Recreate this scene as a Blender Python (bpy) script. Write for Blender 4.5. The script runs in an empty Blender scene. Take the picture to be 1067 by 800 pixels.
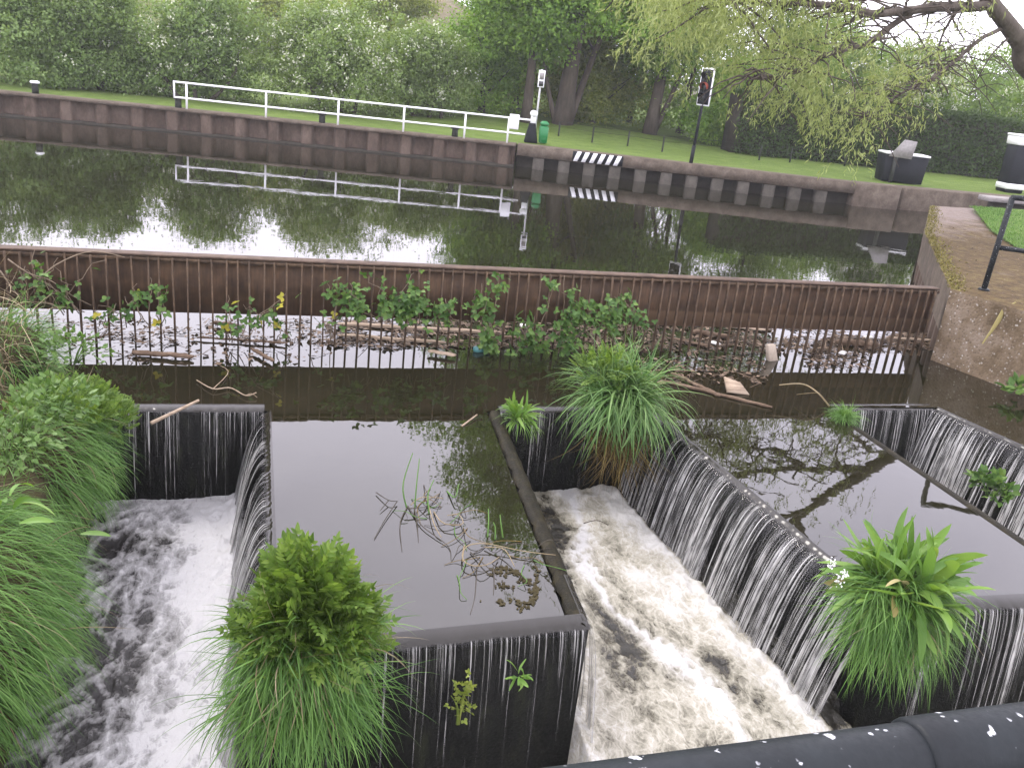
import bpy, math, random
import numpy as np
from mathutils import Matrix, Vector
random.seed(7)
RNG = np.random.default_rng(11)
C = bpy.context.scene.collection
SC = bpy.context.scene

# ------------------------------------------------------------------ camera
CAM_H = 4.4
FPX = 925.11
_y = np.array([278 - 533.5, 34 - 400.0, FPX]); _y /= np.linalg.norm(_y)
_x = np.array([3833 - 533.5, 435 - 400.0, FPX]); _x -= _y * _x.dot(_y); _x /= np.linalg.norm(_x)
_z = np.cross(_x, _y)
if _z[1] > 0:
    _z = -_z
ROT = np.stack([_x, _y, _z], 1)           # world -> camera (x right, y down, z forward)
cam_data = bpy.data.cameras.new('camera')
cam = bpy.data.objects.new('camera', cam_data)
C.objects.link(cam)
cam_data.sensor_fit = 'HORIZONTAL'
cam_data.sensor_width = 36
cam_data.lens = FPX / 1067 * 36
cam_data.clip_start = 0.05
cam_data.clip_end = 3000
m = Matrix(((ROT[0][0], -ROT[1][0], -ROT[2][0], 0), (ROT[0][1], -ROT[1][1], -ROT[2][1], 0),
            (ROT[0][2], -ROT[1][2], -ROT[2][2], CAM_H), (0, 0, 0, 1)))
cam.matrix_world = m
SC.camera = cam

# ------------------------------------------------------------------ sky, sun, exposure
SUN_EL, SUN_AZ = 52, -35                  # azimuth measured from +Y towards +X
world = bpy.data.worlds.new('World')
SC.world = world
world.use_nodes = True
wt = world.node_tree
for n in list(wt.nodes):
    wt.nodes.remove(n)
def wn(t, **k):
    n = wt.nodes.new(t)
    for a, b in k.items():
        setattr(n, a, b)
    return n
sky = wn('ShaderNodeTexSky', sky_type='NISHITA', sun_disc=False)
sky.sun_elevation = math.radians(SUN_EL)
sky.sun_rotation = math.radians(SUN_AZ)
sky.dust_density = 4.0
sky.air_density = 1.0
tc = wn('ShaderNodeTexCoord')
mp = wn('ShaderNodeMapping')
mp.inputs['Scale'].default_value = (1.0, 1.0, 2.0)
cn = wn('ShaderNodeTexNoise')
cn.inputs['Scale'].default_value = 2.2
cn.inputs['Detail'].default_value = 5
cn.inputs['Roughness'].default_value = 0.5
cr = wn('ShaderNodeValToRGB')
cr.color_ramp.elements[0].position = 0.3
cr.color_ramp.elements[0].color = (19.2, 18.2, 21.0, 1)
cr.color_ramp.elements[1].position = 0.72
cr.color_ramp.elements[1].color = (27.2, 25.9, 28.6, 1)
mx = wn('ShaderNodeMix', data_type='RGBA')
mx.inputs[0].default_value = 0.86
bg = wn('ShaderNodeBackground')
bg.inputs['Strength'].default_value = 0.10
wo = wn('ShaderNodeOutputWorld')
L = wt.links.new
L(tc.outputs['Generated'], mp.inputs['Vector'])
L(mp.outputs['Vector'], cn.inputs['Vector'])
L(cn.outputs['Fac'], cr.inputs['Fac'])
L(sky.outputs['Color'], mx.inputs[6])
L(cr.outputs['Color'], mx.inputs[7])
L(mx.outputs[2], bg.inputs['Color'])
L(bg.outputs['Background'], wo.inputs['Surface'])

sun_d = bpy.data.lights.new('sun', 'SUN')
sun_d.energy = 1.2
sun_d.angle = math.radians(18)
sun_d.color = (1.0, 0.95, 0.88)
sun = bpy.data.objects.new('sun', sun_d)
C.objects.link(sun)
el, az = math.radians(SUN_EL), math.radians(SUN_AZ)
sdir = Vector((math.sin(az) * math.cos(el), math.cos(az) * math.cos(el), math.sin(el)))
sun.rotation_euler = (-sdir).to_track_quat('-Z', 'Y').to_euler()
SC.view_settings.view_transform = 'Standard'
SC.view_settings.look = 'None'
SC.view_settings.exposure = 0.75
SC.view_settings.gamma = 1.0
SC.view_settings.use_curve_mapping = False
SC.cycles.use_denoising = True
SC.cycles.max_bounces = 8
SC.cycles.transparent_max_bounces = 12

# ------------------------------------------------------------------ helpers: a point on the ground seen through a pixel of a sketch
def ray(px, py):
    return ROT.T @ np.array([px - 533.5, py - 400.0, FPX])
def at(px, py, z=0.0):
    d = ray(px, py); t = (z - CAM_H) / d[2]
    return np.array([0, 0, CAM_H]) + t * d
def aty(px, py, Y):
    d = ray(px, py); t = Y / d[1]
    return np.array([0, 0, CAM_H]) + t * d

# ------------------------------------------------------------------ noise in numpy
_perm = np.random.default_rng(3).permutation(256)
_perm = np.concatenate([_perm, _perm, _perm])
_grad = np.random.default_rng(4).normal(size=(256, 3)); _grad /= np.linalg.norm(_grad, axis=1)[:, None]
def perlin(P):
    P = np.asarray(P, float)
    I = np.floor(P).astype(int); F = P - I; I &= 255
    U = F * F * F * (F * (F * 6 - 15) + 10)
    out = 0
    for dx in (0, 1):
        for dy in (0, 1):
            for dz in (0, 1):
                h = _perm[_perm[_perm[(I[..., 0] + dx) & 255] + ((I[..., 1] + dy) & 255)] + ((I[..., 2] + dz) & 255)]
                g = _grad[h & 255]
                d = g[..., 0] * (F[..., 0] - dx) + g[..., 1] * (F[..., 1] - dy) + g[..., 2] * (F[..., 2] - dz)
                w = (U[..., 0] if dx else 1 - U[..., 0]) * (U[..., 1] if dy else 1 - U[..., 1]) * (U[..., 2] if dz else 1 - U[..., 2])
                out = out + w * d
    return out * 1.6
def fbm(P, o=4, lac=2.0, g=0.5):
    P = np.asarray(P, float); s = 0; a = 1; n = 0
    for i in range(o):
        s = s + a * perlin(P + 17.3 * i); n += a; P = P * lac; a *= g
    return s / n
def P3(x, y, z=0.0):
    x = np.asarray(x, float); y = np.asarray(y, float)
    return np.stack([x, y, np.broadcast_to(np.asarray(z, float), x.shape)], -1)
def sstep(a, b, x):
    t = np.clip((x - a) / (b - a), 0, 1); return t * t * (3 - 2 * t)

# ------------------------------------------------------------------ mesh helpers
class MB:
    def __init__(s):
        s.v = []; s.f = []; s.n = 0
    def add(s, V, F):
        V = np.asarray(V, float).reshape(-1, 3)
        if not isinstance(F, list):
            F = [F]
        s.v.append(V)
        for a in F:
            s.f.append(np.asarray(a, int) + s.n)
        s.n += len(V)
        return s
    def box(s, c, size, rz=0.0, bev=0.0, taper=(1, 1), shear=(0, 0)):
        hx, hy, hz = np.array(size) / 2.0
        b = min(bev, hx * .9, hy * .9, hz * .9)
        rings = []
        def ring(z, ins):
            ax, ay = hx - ins, hy - ins
            k = b if b > 0 else 0
            pts = [(-ax + k, -ay), (ax - k, -ay), (ax, -ay + k), (ax, ay - k), (ax - k, ay), (-ax + k, ay), (-ax, ay - k), (-ax, -ay + k)] if b > 0 else [(-ax, -ay), (ax, -ay), (ax, ay), (-ax, ay)]
            t = (z + hz) / (2 * hz)
            sx = 1 + (taper[0] - 1) * t; sy = 1 + (taper[1] - 1) * t
            return [(p[0] * sx + shear[0] * t, p[1] * sy + shear[1] * t, z) for p in pts]
        if b > 0:
            rings = [ring(-hz, b), ring(-hz + b, 0), ring(hz - b, 0), ring(hz, b)]
        else:
            rings = [ring(-hz, 0), ring(hz, 0)]
        k = len(rings[0]); V = np.array([p for r in rings for p in r])
        F = []
        for i in range(len(rings) - 1):
            for j in range(k):
                F.append((i * k + j, i * k + (j + 1) % k, (i + 1) * k + (j + 1) % k, (i + 1) * k + j))
        cs, sn = math.cos(rz), math.sin(rz)
        V = np.stack([V[:, 0] * cs - V[:, 1] * sn, V[:, 0] * sn + V[:, 1] * cs, V[:, 2]], 1) + np.array(c)
        o = (len(rings) - 1) * k
        s.add(V, [np.array(F), np.array([list(range(k))[::-1]]), np.array([[o + j for j in range(k)]])])
        return s
    def tube(s, pts, r, n=8, cap=True):
        P = np.asarray(pts, float); k = len(P)
        R = np.broadcast_to(np.asarray(r, float), (k,))
        T = np.gradient(P, axis=0); T /= np.linalg.norm(T, axis=1)[:, None] + 1e-9
        ref = np.array([0, 0, 1.0]) if abs(T[0][2]) < 0.9 else np.array([1.0, 0, 0])
        V = []
        a = np.arange(n) * 2 * math.pi / n
        u = np.cross(T[0], ref); u /= np.linalg.norm(u)
        for i in range(k):
            u = u - T[i] * u.dot(T[i]); u /= np.linalg.norm(u) + 1e-9
            w = np.cross(T[i], u)
            V.append(P[i] + R[i] * (np.cos(a)[:, None] * u + np.sin(a)[:, None] * w))
        V = np.concatenate(V)
        j = np.arange(n); F = []
        for i in range(k - 1):
            F.append(np.stack([i * n + j, i * n + (j + 1) % n, (i + 1) * n + (j + 1) % n, (i + 1) * n + j], 1))
        fs = [np.concatenate(F)]
        if cap:
            fs += [np.array([list(range(n))[::-1]]), np.array([[(k - 1) * n + q for q in range(n)]])]
        s.add(V, fs)
        return s
    def prism(s, poly, z0, z1):
        P = np.array(poly, float); k = len(P)
        z0 = np.broadcast_to(np.asarray(z0, float), (k,)); z1 = np.broadcast_to(np.asarray(z1, float), (k,))
        V = np.concatenate([np.c_[P, z0], np.c_[P, z1]])
        j = np.arange(k)
        s.add(V, [np.stack([j, (j + 1) % k, k + (j + 1) % k, k + j], 1), np.array([list(range(k))[::-1]]), np.array([list(range(k, 2 * k))])])
        return s
    def sheet(s, poly, z):
        P = np.array(poly, float); s.add(np.c_[P, np.broadcast_to(np.asarray(z, float), (len(P),))], np.array([list(range(len(P)))])); return s
    def build(s, name, mat, parent=None, smooth=False, uv=None, attr=None):
        me = bpy.data.meshes.new(name)
        V = np.concatenate(s.v)
        me.vertices.add(len(V)); me.vertices.foreach_set('co', V.astype(np.float32).ravel())
        tot = np.concatenate([np.full(len(a), a.shape[1]) for a in s.f]).astype(np.int32)
        idx = np.concatenate([a.ravel() for a in s.f]).astype(np.int32)
        st = np.concatenate([[0], np.cumsum(tot)[:-1]]).astype(np.int32)
        me.loops.add(len(idx)); me.loops.foreach_set('vertex_index', idx)
        me.polygons.add(len(tot)); me.polygons.foreach_set('loop_start', st)
        if smooth:
            me.polygons.foreach_set('use_smooth', np.ones(len(tot), bool))
        if uv is not None:
            l = me.uv_layers.new(name='UVMap'); l.data.foreach_set('uv', np.asarray(uv, np.float32)[idx].ravel())
        for k, v in (attr or {}).items():
            at_ = me.attributes.new(k, 'FLOAT', 'POINT'); at_.data.foreach_set('value', np.asarray(v, np.float32))
        me.update(calc_edges=True)
        me.materials.append(mat)
        o = bpy.data.objects.new(name, me)
        C.objects.link(o)
        if parent is not None:
            o.parent = parent
            o.matrix_parent_inverse = Matrix.Identity(4)
            o.location = -parent.location if parent.rotation_euler.z == 0 else (0, 0, 0)
        return o

def thing(name, label, cat, loc=(0, 0, 0), group=None):
    o = bpy.data.objects.new(name, None)
    o.empty_display_size = 0.3
    C.objects.link(o); o.location = [float(q) for q in loc]
    o['label'] = label; o['category'] = cat
    if group:
        o['group'] = group
    return o
def tag(o, label, cat, group=None):
    o['label'] = label; o['category'] = cat
    if group:
        o['group'] = group
    return o
def struct(o, kind='structure'):
    o['kind'] = kind; return o
def copy_thing(root, loc, label=None):
    r = root.copy(); C.objects.link(r); r.location = [float(q) for q in loc]
    if label:
        r['label'] = label
    for ch in list(root.children):
        c = ch.copy(); C.objects.link(c); c.parent = r
    return r

# ribbons: grass blades, straps, dock leaves
def blades(mb, root, d, length, width, droop, segs=5, prof='grass', fold=0.0, side=None, rng=RNG, wob=0.0):
    root = np.asarray(root, float); N = len(root)
    d = np.asarray(d, float); d = d / (np.linalg.norm(d, axis=1)[:, None] + 1e-9)
    length = np.broadcast_to(np.asarray(length, float), (N,)); width = np.broadcast_to(np.asarray(width, float), (N,)); droop = np.broadcast_to(np.asarray(droop, float), (N,))
    if side is None:
        rv = rng.normal(size=(N, 3)) * 0.6 + np.cross(d, [0, 0, 1.0]) * 1.2
        side = rv
    side = side - d * np.sum(side * d, 1)[:, None]; side /= np.linalg.norm(side, axis=1)[:, None] + 1e-9
    k = 3 if fold else 2
    rows = []
    p = root.copy(); dirv = d.copy()
    wv = rng.normal(size=(N, 3)) * wob
    for i in range(segs + 1):
        t = i / segs
        if prof == 'grass':
            w = width * (1 - t ** 1.8) * (0.75 + 0.25 * min(1, t * 4)) + width * 0.03
        elif prof == 'dock':
            w = width * (0.14 + 0.92 * math.sin(math.pi * min(1, t * 0.93 + 0.04)) ** 0.8) * (1 if t < 0.99 else 0.1)
        else:
            w = width * np.ones(N)
        sv = side * (w / 2)[:, None]
        if k == 3:
            nrm = np.cross(side, dirv); nrm /= np.linalg.norm(nrm, axis=1)[:, None] + 1e-9
            rows.append(np.stack([p - sv, p - nrm * (w * fold)[:, None] * np.sign(nrm[:, 2:3] + 1e-6), p + sv], 1))
        else:
            rows.append(np.stack([p - sv, p + sv], 1))
        dirv = dirv + np.array([0, 0, -1.0]) * (droop / segs * (0.6 + 0.8 * t))[:, None] + wv
        dirv /= np.linalg.norm(dirv, axis=1)[:, None] + 1e-9
        p = p + dirv * (length / segs)[:, None]
    V = np.stack(rows, 1).reshape(N, -1, 3)        # N,(segs+1)*k,3
    M = (segs + 1) * k
    f = []
    for i in range(segs):
        for j in range(k - 1):
            f.append((i * k + j, i * k + j + 1, (i + 1) * k + j + 1, (i + 1) * k + j))
    F = (np.array(f)[None] + (np.arange(N) * M)[:, None, None]).reshape(-1, 4)
    mb.add(V.reshape(-1, 3), F)
    return mb
# instanced templates (leaves)
def scatter(mb, tv, tf, loc, along, normal, scale):
    loc = np.asarray(loc, float); N = len(loc)
    a = along / (np.linalg.norm(along, axis=1)[:, None] + 1e-9)
    n = normal - a * np.sum(a * normal, 1)[:, None]; n /= np.linalg.norm(n, axis=1)[:, None] + 1e-9
    s = np.cross(a, n)
    sc = np.broadcast_to(np.asarray(scale, float), (N,))[:, None, None]
    tv = np.asarray(tv, float)
    V = loc[:, None] + sc * (tv[None, :, 0:1] * s[:, None] + tv[None, :, 1:2] * a[:, None] + tv[None, :, 2:3] * n[:, None])
    M = len(tv)
    F = [(np.asarray(q)[None] + (np.arange(N) * M)[:, None, None]).reshape(-1, np.asarray(q).shape[1]) for q in (tf if isinstance(tf, list) else [tf])]
    mb.add(V.reshape(-1, 3), F)
    return mb
def rdir(n, rng=RNG):
    v = rng.normal(size=(n, 3)); return v / np.linalg.norm(v, axis=1)[:, None]
LEAF_V = [(0, 0, 0), (0.32, 0.4, 0.06), (0, 1, -0.05), (-0.32, 0.4, 0.06)]
LEAF_F = np.array([[0, 1, 2, 3]])
NARROW_V = [(0, 0, 0), (0.10, 0.45, 0.02), (0, 1, -0.08), (-0.10, 0.45, 0.02)]
def leaflet(cx, cy, ang, ln, wd, fold=0.12):
    ca, sa = math.cos(ang), math.sin(ang)
    pts = [(0, 0, 0), (wd * .38, ln * .22, fold * wd), (wd * .5, ln * .48, fold * wd), (wd * .27, ln * .8, fold * wd * .6), (0, ln, -.05 * ln), (-wd * .27, ln * .8, fold * wd * .6), (-wd * .5, ln * .48, fold * wd), (-wd * .38, ln * .22, fold * wd), (0, ln * .5, -fold * wd * .4)]
    V = [(cx + p[0] * ca + p[1] * sa, cy - p[0] * sa + p[1] * ca, p[2]) for p in pts]
    F = [(0, 1, 2, 8), (8, 2, 3, 4), (0, 8, 6, 7), (8, 4, 5, 6)]
    return V, F
def compound(specs):
    V, F = [], []
    for s_ in specs:
        v, f = leaflet(*s_); o = len(V); V += v; F += [tuple(q + o for q in ff) for ff in f]
    return np.array(V), np.array(F)
BRAMBLE = compound([(0, .25, 0, .75, .55), (.05, .22, 1.25, .62, .48), (-.05, .22, -1.25, .62, .48)])
OVATE = compound([(0, 0, 0, 1, .55), (.02, .1, .75, .5, .3), (-.02, .1, -.75, .5, .3)])
PINNATE = compound([(0, .82, 0, .34, .15)] + [(0, .10 + .145 * i, sgn * 0.95, .42 - .05 * abs(i - 1.5), .12) for i in range(6) for sgn in (1, -1)])

# ------------------------------------------------------------------ materials
class NT:
    def __init__(s, name):
        s.m = bpy.data.materials.new(name); s.m.use_nodes = True
        s.t = s.m.node_tree
        for n in list(s.t.nodes):
            s.t.nodes.remove(n)
        s.out = s.n('ShaderNodeOutputMaterial')
    def n(s, typ, ins=None, **k):
        x = s.t.nodes.new(typ)
        for a, b in k.items():
            setattr(x, a, b)
        for a, b in (ins or {}).items():
            if isinstance(b, bpy.types.NodeSocket):
                s.t.links.new(b, x.inputs[a])
            else:
                x.inputs[a].default_value = b
        return x
    def coord(s, scale=(1, 1, 1), kind='Object', rot=(0, 0, 0)):
        t = s.n('ShaderNodeTexCoord')
        return s.n('ShaderNodeMapping', {'Vector': t.outputs[kind], 'Scale': scale, 'Rotation': rot}).outputs[0]
    def geo(s, scale=(1, 1, 1)):
        g = s.n('ShaderNodeNewGeometry')
        return s.n('ShaderNodeMapping', {'Vector': g.outputs['Position'], 'Scale': scale}).outputs[0]
    def noise(s, vec, scale=5.0, detail=4.0, rough=0.55, dist=0.0):
        return s.n('ShaderNodeTexNoise', {'Vector': vec, 'Scale': scale, 'Detail': detail, 'Roughness': rough, 'Distortion': dist}).outputs['Fac']
    def ramp(s, fac, stops, interp='LINEAR'):
        r = s.n('ShaderNodeValToRGB', {'Fac': fac}); cr_ = r.color_ramp; cr_.interpolation = interp
        while len(cr_.elements) < len(stops):
            cr_.elements.new(0.5)
        for e, (p, c) in zip(cr_.elements, stops):
            e.position = p; e.color = (*c, 1) if len(c) == 3 else c
        return r.outputs['Color']
    def val(s, fac, a, b, c=0.0, d=1.0, clamp=True):
        return s.n('ShaderNodeMapRange', {0: fac, 1: a, 2: b, 3: c, 4: d}, clamp=clamp).outputs[0]
    def math(s, op, a, b=0.0, c=0.0):
        return s.n('ShaderNodeMath', {0: a, 1: b, 2: c}, operation=op).outputs[0]
    def mix(s, f, a, b, mode='MIX'):
        x = s.n('ShaderNodeMix', {0: f, 6: a if not isinstance(a, tuple) else (*a, 1), 7: b if not isinstance(b, tuple) else (*b, 1)}, data_type='RGBA', blend_type=mode)
        return x.outputs[2]
    def bump(s, h, strength=0.3, dist=0.02):
        return s.n('ShaderNodeBump', {'Height': h, 'Strength': strength, 'Distance': dist}).outputs[0]
    def bsdf(s, color, rough=0.6, spec=0.5, normal=None, **kw):
        i = {'Base Color': color if not isinstance(color, tuple) else (*color, 1), 'Roughness': rough, 'Specular IOR Level': spec}
        if normal is not None:
            i['Normal'] = normal
        i.update(kw)
        return s.n('ShaderNodeBsdfPrincipled', i).outputs[0]
    def done(s, sh):
        s.t.links.new(sh, s.out.inputs['Surface']); return s.m

def mat_noise(name, stops, scale=4.0, rough=0.8, bump=0.3, bscale=30.0, spec=0.3, stretch=(1, 1, 1), dist=0.01):
    a = NT(name); g = a.geo(stretch)
    f = a.noise(g, scale, 6, 0.6, 0.3)
    f2 = a.noise(g, bscale, 4, 0.6)
    fac = a.math('ADD', a.math('MULTIPLY', f, 0.72), a.math('MULTIPLY', f2, 0.28))
    return a.done(a.bsdf(a.ramp(fac, stops), rough, spec, a.bump(f2, bump, dist)))
def mat_leaf(name, cols, trans=0.3, rough=0.5, big=0.35, bigscale=0.5, tcol=None):
    """cols: three or more colours from the darkest to the lightest leaf"""
    a = NT(name)
    g = a.n('ShaderNodeNewGeometry')
    nz = a.noise(a.geo(), bigscale, 3, 0.6)
    f = a.math('ADD', a.math('MULTIPLY', g.outputs['Random Per Island'], 1 - big), a.math('MULTIPLY', a.val(nz, 0.3, 0.7), big))
    st = [(i / (len(cols) - 1) * 0.9 + 0.05, c) for i, c in enumerate(cols)]
    col = a.ramp(f, st)
    p = a.bsdf(col, rough, 0.18)
    tr = a.n('ShaderNodeBsdfTranslucent', {'Color': a.mix(1.0, col, tcol or (1.25, 1.2, 0.55), 'MULTIPLY')}).outputs[0]
    ms = a.n('ShaderNodeMixShader', {0: trans, 1: p, 2: tr}).outputs[0]
    return a.done(ms)
def mat_plain(name, c, rough=0.5, spec=0.5, metal=0.0, var=0.15, scale=12.0):
    a = NT(name); f = a.noise(a.geo(), scale, 5, 0.6)
    lo = tuple(q * (1 - var) for q in c); hi = tuple(min(1, q * (1 + var)) for q in c)
    return a.done(a.bsdf(a.ramp(f, [(0.3, lo), (0.7, hi)]), rough, spec, a.bump(f, 0.1, 0.004), Metallic=metal))

M = {}
# --- water of the basin and the boxes
def mat_water(name, mud, ior=1.45, rip=0.012, rscale=(1.0, 1.0, 1.0), rough=0.015):
    a = NT(name)
    g = a.geo(rscale)
    h1 = a.noise(g, 1.1, 3, 0.5, 0.4)
    h2 = a.noise(g, 6.5, 2, 0.5)
    h = a.math('ADD', h1, a.math('MULTIPLY', h2, 0.10))
    nb = a.bump(h, 1.0, rip)
    fr = a.n('ShaderNodeFresnel', {'IOR': ior, 'Normal': nb}).outputs[0]
    dif = a.n('ShaderNodeBsdfDiffuse', {'Color': a.ramp(a.noise(a.geo(), 0.7, 4), [(0.3, mud), (0.7, tuple(q * 1.5 for q in mud))])}).outputs[0]
    gl = a.n('ShaderNodeBsdfGlossy', {'Color': (0.95, 0.95, 0.97, 1), 'Roughness': rough, 'Normal': nb}).outputs[0]
    return a.done(a.n('ShaderNodeMixShader', {0: fr, 1: dif, 2: gl}).outputs[0])
M['water'] = mat_water('canal_water', (0.0085, 0.0080, 0.0037), 1.62, 0.0022)
# --- falling sheets: strands over the dark wet wall
def mat_fall(name, dens, thresh, film=0.10, fall=-0.02, fade=-0.09):
    a = NT(name)
    uv = a.n('ShaderNodeUVMap').outputs[0]
    def st(su, sv, d=2, r=0.5, dist=0.0):
        return a.noise(a.n('ShaderNodeMapping', {'Vector': uv, 'Scale': (su, sv, 1)}).outputs[0], 1.0, d, r, dist)
    n1 = st(dens, 0.40, 3, 0.55, 0.06); n2 = st(dens * 2.2, 1.2, 2); n3 = st(2.8, 0.10, 3, 0.65); n4 = st(dens * .8, 4.5, 2)
    sep = a.n('ShaderNodeSeparateXYZ', {0: uv})
    v = sep.outputs[1]
    s1 = a.math('ADD', a.math('MULTIPLY', n1, 0.72), a.math('ADD', a.math('MULTIPLY', n2, 0.16), a.math('MULTIPLY', n3, 0.52)))
    s1 = a.math('ADD', s1, a.val(v, 0.16, 0.5, fade, 0.0))
    s1 = a.math('ADD', s1, a.val(v, 0.35, 1.3, 0.0, fall))
    k = a.val(s1, thresh - 0.02, thresh + 0.10)
    k = a.math('MULTIPLY', k, a.val(n4, 0.32, 0.62, 0.35, 1.0))
    lip = a.val(v, 0.155, 0.21, 1.0, 0.0)
    nb = a.bump(a.math('ADD', n1, a.math('MULTIPLY', n2, 0.4)), 0.5, 0.03)
    fr = a.n('ShaderNodeFresnel', {'IOR': 1.36, 'Normal': nb}).outputs[0]
    gl = a.n('ShaderNodeBsdfGlossy', {'Color': (0.95, 0.95, 0.97, 1), 'Roughness': 0.05, 'Normal': nb}).outputs[0]
    white = a.bsdf(a.ramp(n2, [(0.3, (0.22, 0.22, 0.20)), (0.7, (0.54, 0.54, 0.53))]), 0.3, 0.4, nb)
    tr = a.n('ShaderNodeBsdfTransparent').outputs[0]
    filmf = a.math('MULTIPLY', a.math('MAXIMUM', a.math('MULTIPLY', fr, 0.12), film), a.val(v, 0.25, 0.9, 1.0, 0.0))
    clear = a.n('ShaderNodeMixShader', {0: a.math('MINIMUM', filmf, 0.5), 1: tr, 2: gl}).outputs[0]
    strand = a.n('ShaderNodeMixShader', {0: k, 1: clear, 2: white}).outputs[0]
    mud = a.n('ShaderNodeBsdfDiffuse', {'Color': (0.012, 0.011, 0.007, 1)}).outputs[0]
    nl = a.bump(a.noise(a.geo(), 5, 2, 0.5), 0.12, 0.01)
    frl = a.n('ShaderNodeFresnel', {'IOR': 1.45, 'Normal': nl}).outputs[0]
    gll = a.n('ShaderNodeBsdfGlossy', {'Color': (0.9, 0.9, 0.92, 1), 'Roughness': 0.14, 'Normal': nl}).outputs[0]
    lipsh = a.n('ShaderNodeMixShader', {0: frl, 1: mud, 2: gll}).outputs[0]
    return a.done(a.n('ShaderNodeMixShader', {0: lip, 1: strand, 2: lipsh}).outputs[0])
M['fall_dense'] = mat_fall('falling_water_dense', 40, 0.685, 0.02, 0.03, -0.06)
M['fall_side'] = mat_fall('falling_water_corner', 34, 0.72, 0.02, 0.03, -0.03)
M['fall_thin'] = mat_fall('falling_water_thin', 46, 0.745, 0.006, -0.09, 0.02)
M['fall_mid'] = mat_fall('falling_water_mid', 46, 0.72, 0.008, -0.06, 0.0)
# --- foam
a = NT('foaming_water')
at1 = a.n('ShaderNodeAttribute', attribute_name='foam').outputs['Fac']
at2 = a.n('ShaderNodeAttribute', attribute_name='cream').outputs['Fac']
fn = a.noise(a.geo((1.6, 0.8, 1)), 11, 6, 0.68, 0.9)
fn2 = a.noise(a.geo(), 60, 3, 0.6)
vd = a.n('ShaderNodeVectorMath', {0: a.geo((1.25, 0.75, 1)), 1: a.n('ShaderNodeVectorMath', {0: a.n('ShaderNodeTexNoise', {'Vector': a.geo(), 'Scale': 4.0, 'Detail': 4.0}).outputs['Color'], 1: (0.35, 0.35, 0)}, operation='MULTIPLY').outputs[0]}, operation='ADD').outputs[0]
def lace(sc, w_):
    d_ = a.n('ShaderNodeTexVoronoi', {'Vector': vd, 'Scale': sc}, feature='DISTANCE_TO_EDGE').outputs['Distance']
    return a.val(d_, 0.0, w_, 1.0, 0.0)
lc = a.math('ADD', a.math('MULTIPLY', lace(6.5, 0.13), 0.20), a.math('MULTIPLY', lace(17.0, 0.16), 0.15))
at1 = a.math('ADD', a.math('SUBTRACT', at1, 0.07), a.math('MULTIPLY', lc, a.val(at1, 0.02, 0.3)))
ff = a.math('ADD', at1, a.math('ADD', a.math('MULTIPLY', a.math('SUBTRACT', fn, 0.5), 0.75), a.math('MULTIPLY', a.math('SUBTRACT', fn2, 0.5), 0.22)))
c1 = a.ramp(ff, [(0.06, (0.016, 0.015, 0.014)), (0.30, (0.09, 0.088, 0.085)), (0.52, (0.23, 0.23, 0.225)), (0.78, (0.31, 0.31, 0.307)), (1.0, (0.44, 0.44, 0.437))])
c2 = a.ramp(ff, [(0.04, (0.016, 0.015, 0.011)), (0.14, (0.055, 0.049, 0.033)), (0.30, (0.13, 0.122, 0.088)), (0.52, (0.275, 0.262, 0.205)), (0.75, (0.37, 0.355, 0.295)), (1.0, (0.46, 0.455, 0.42))])
nb = a.bump(a.math('ADD', fn, a.math('MULTIPLY', fn2, 0.3)), 0.6, 0.05)
M['foam'] = a.done(a.bsdf(a.mix(at2, c1, c2), a.val(ff, 0.1, 0.5, 0.12, 0.6), 0.5, nb))
# --- masonry, steel, paint
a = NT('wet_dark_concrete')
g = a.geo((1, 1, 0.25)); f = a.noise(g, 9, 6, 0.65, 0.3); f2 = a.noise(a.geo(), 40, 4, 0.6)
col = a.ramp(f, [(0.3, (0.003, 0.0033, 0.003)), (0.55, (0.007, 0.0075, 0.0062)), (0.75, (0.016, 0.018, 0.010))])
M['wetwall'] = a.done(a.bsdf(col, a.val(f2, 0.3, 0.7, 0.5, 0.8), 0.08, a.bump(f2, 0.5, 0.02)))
M['algae'] = mat_noise('algae_covered_crest', [(0.3, (0.003, 0.003, 0.002)), (0.5, (0.011, 0.0095, 0.0045)), (0.7, (0.034, 0.028, 0.012))], 7, 0.5, 0.6, 40, 0.10, dist=0.02)
M['lip'] = mat_noise('worn_steel_crest', [(0.3, (0.05, 0.048, 0.045)), (0.7, (0.16, 0.155, 0.16))], 8, 0.25, 0.3, 40, 0.6)
a = NT('rusty_steel')
g = a.geo(); f = a.noise(g, 3.5, 6, 0.6, 0.4); f2 = a.noise(a.geo((6, 6, 0.6)), 5, 4, 0.6)
z = a.n('ShaderNodeSeparateXYZ', {0: g}).outputs[2]
col = a.ramp(a.math('ADD', a.math('MULTIPLY', f, .6), a.math('MULTIPLY', f2, .4)), [(0.3, (0.028, 0.018, 0.012)), (0.5, (0.070, 0.043, 0.025)), (0.72, (0.13, 0.078, 0.042))])
zl = a.math('ADD', z, a.math('MULTIPLY', a.math('SUBTRACT', f, .5), .06))
band = a.math('MULTIPLY', a.val(zl, 0.71, 0.66), a.val(f2, 0.2, 0.7, .55, 1))
xx = a.n('ShaderNodeSeparateXYZ', {0: g}).outputs[0]
band = a.math('MULTIPLY', band, a.val(xx, 3.2, 5.5, 0.12, 1.0))
col = a.mix(band, col, (0.17, 0.112, 0.068))
M['plate'] = a.done(a.bsdf(col, 0.75, 0.3, a.bump(f, 0.4, 0.01)))
M['bar'] = mat_noise('rusty_bar', [(0.28, (0.022, 0.016, 0.011)), (0.5, (0.066, 0.044, 0.027)), (0.72, (0.135, 0.09, 0.052))], 6, 0.8, 0.4, 60, 0.25)
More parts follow.
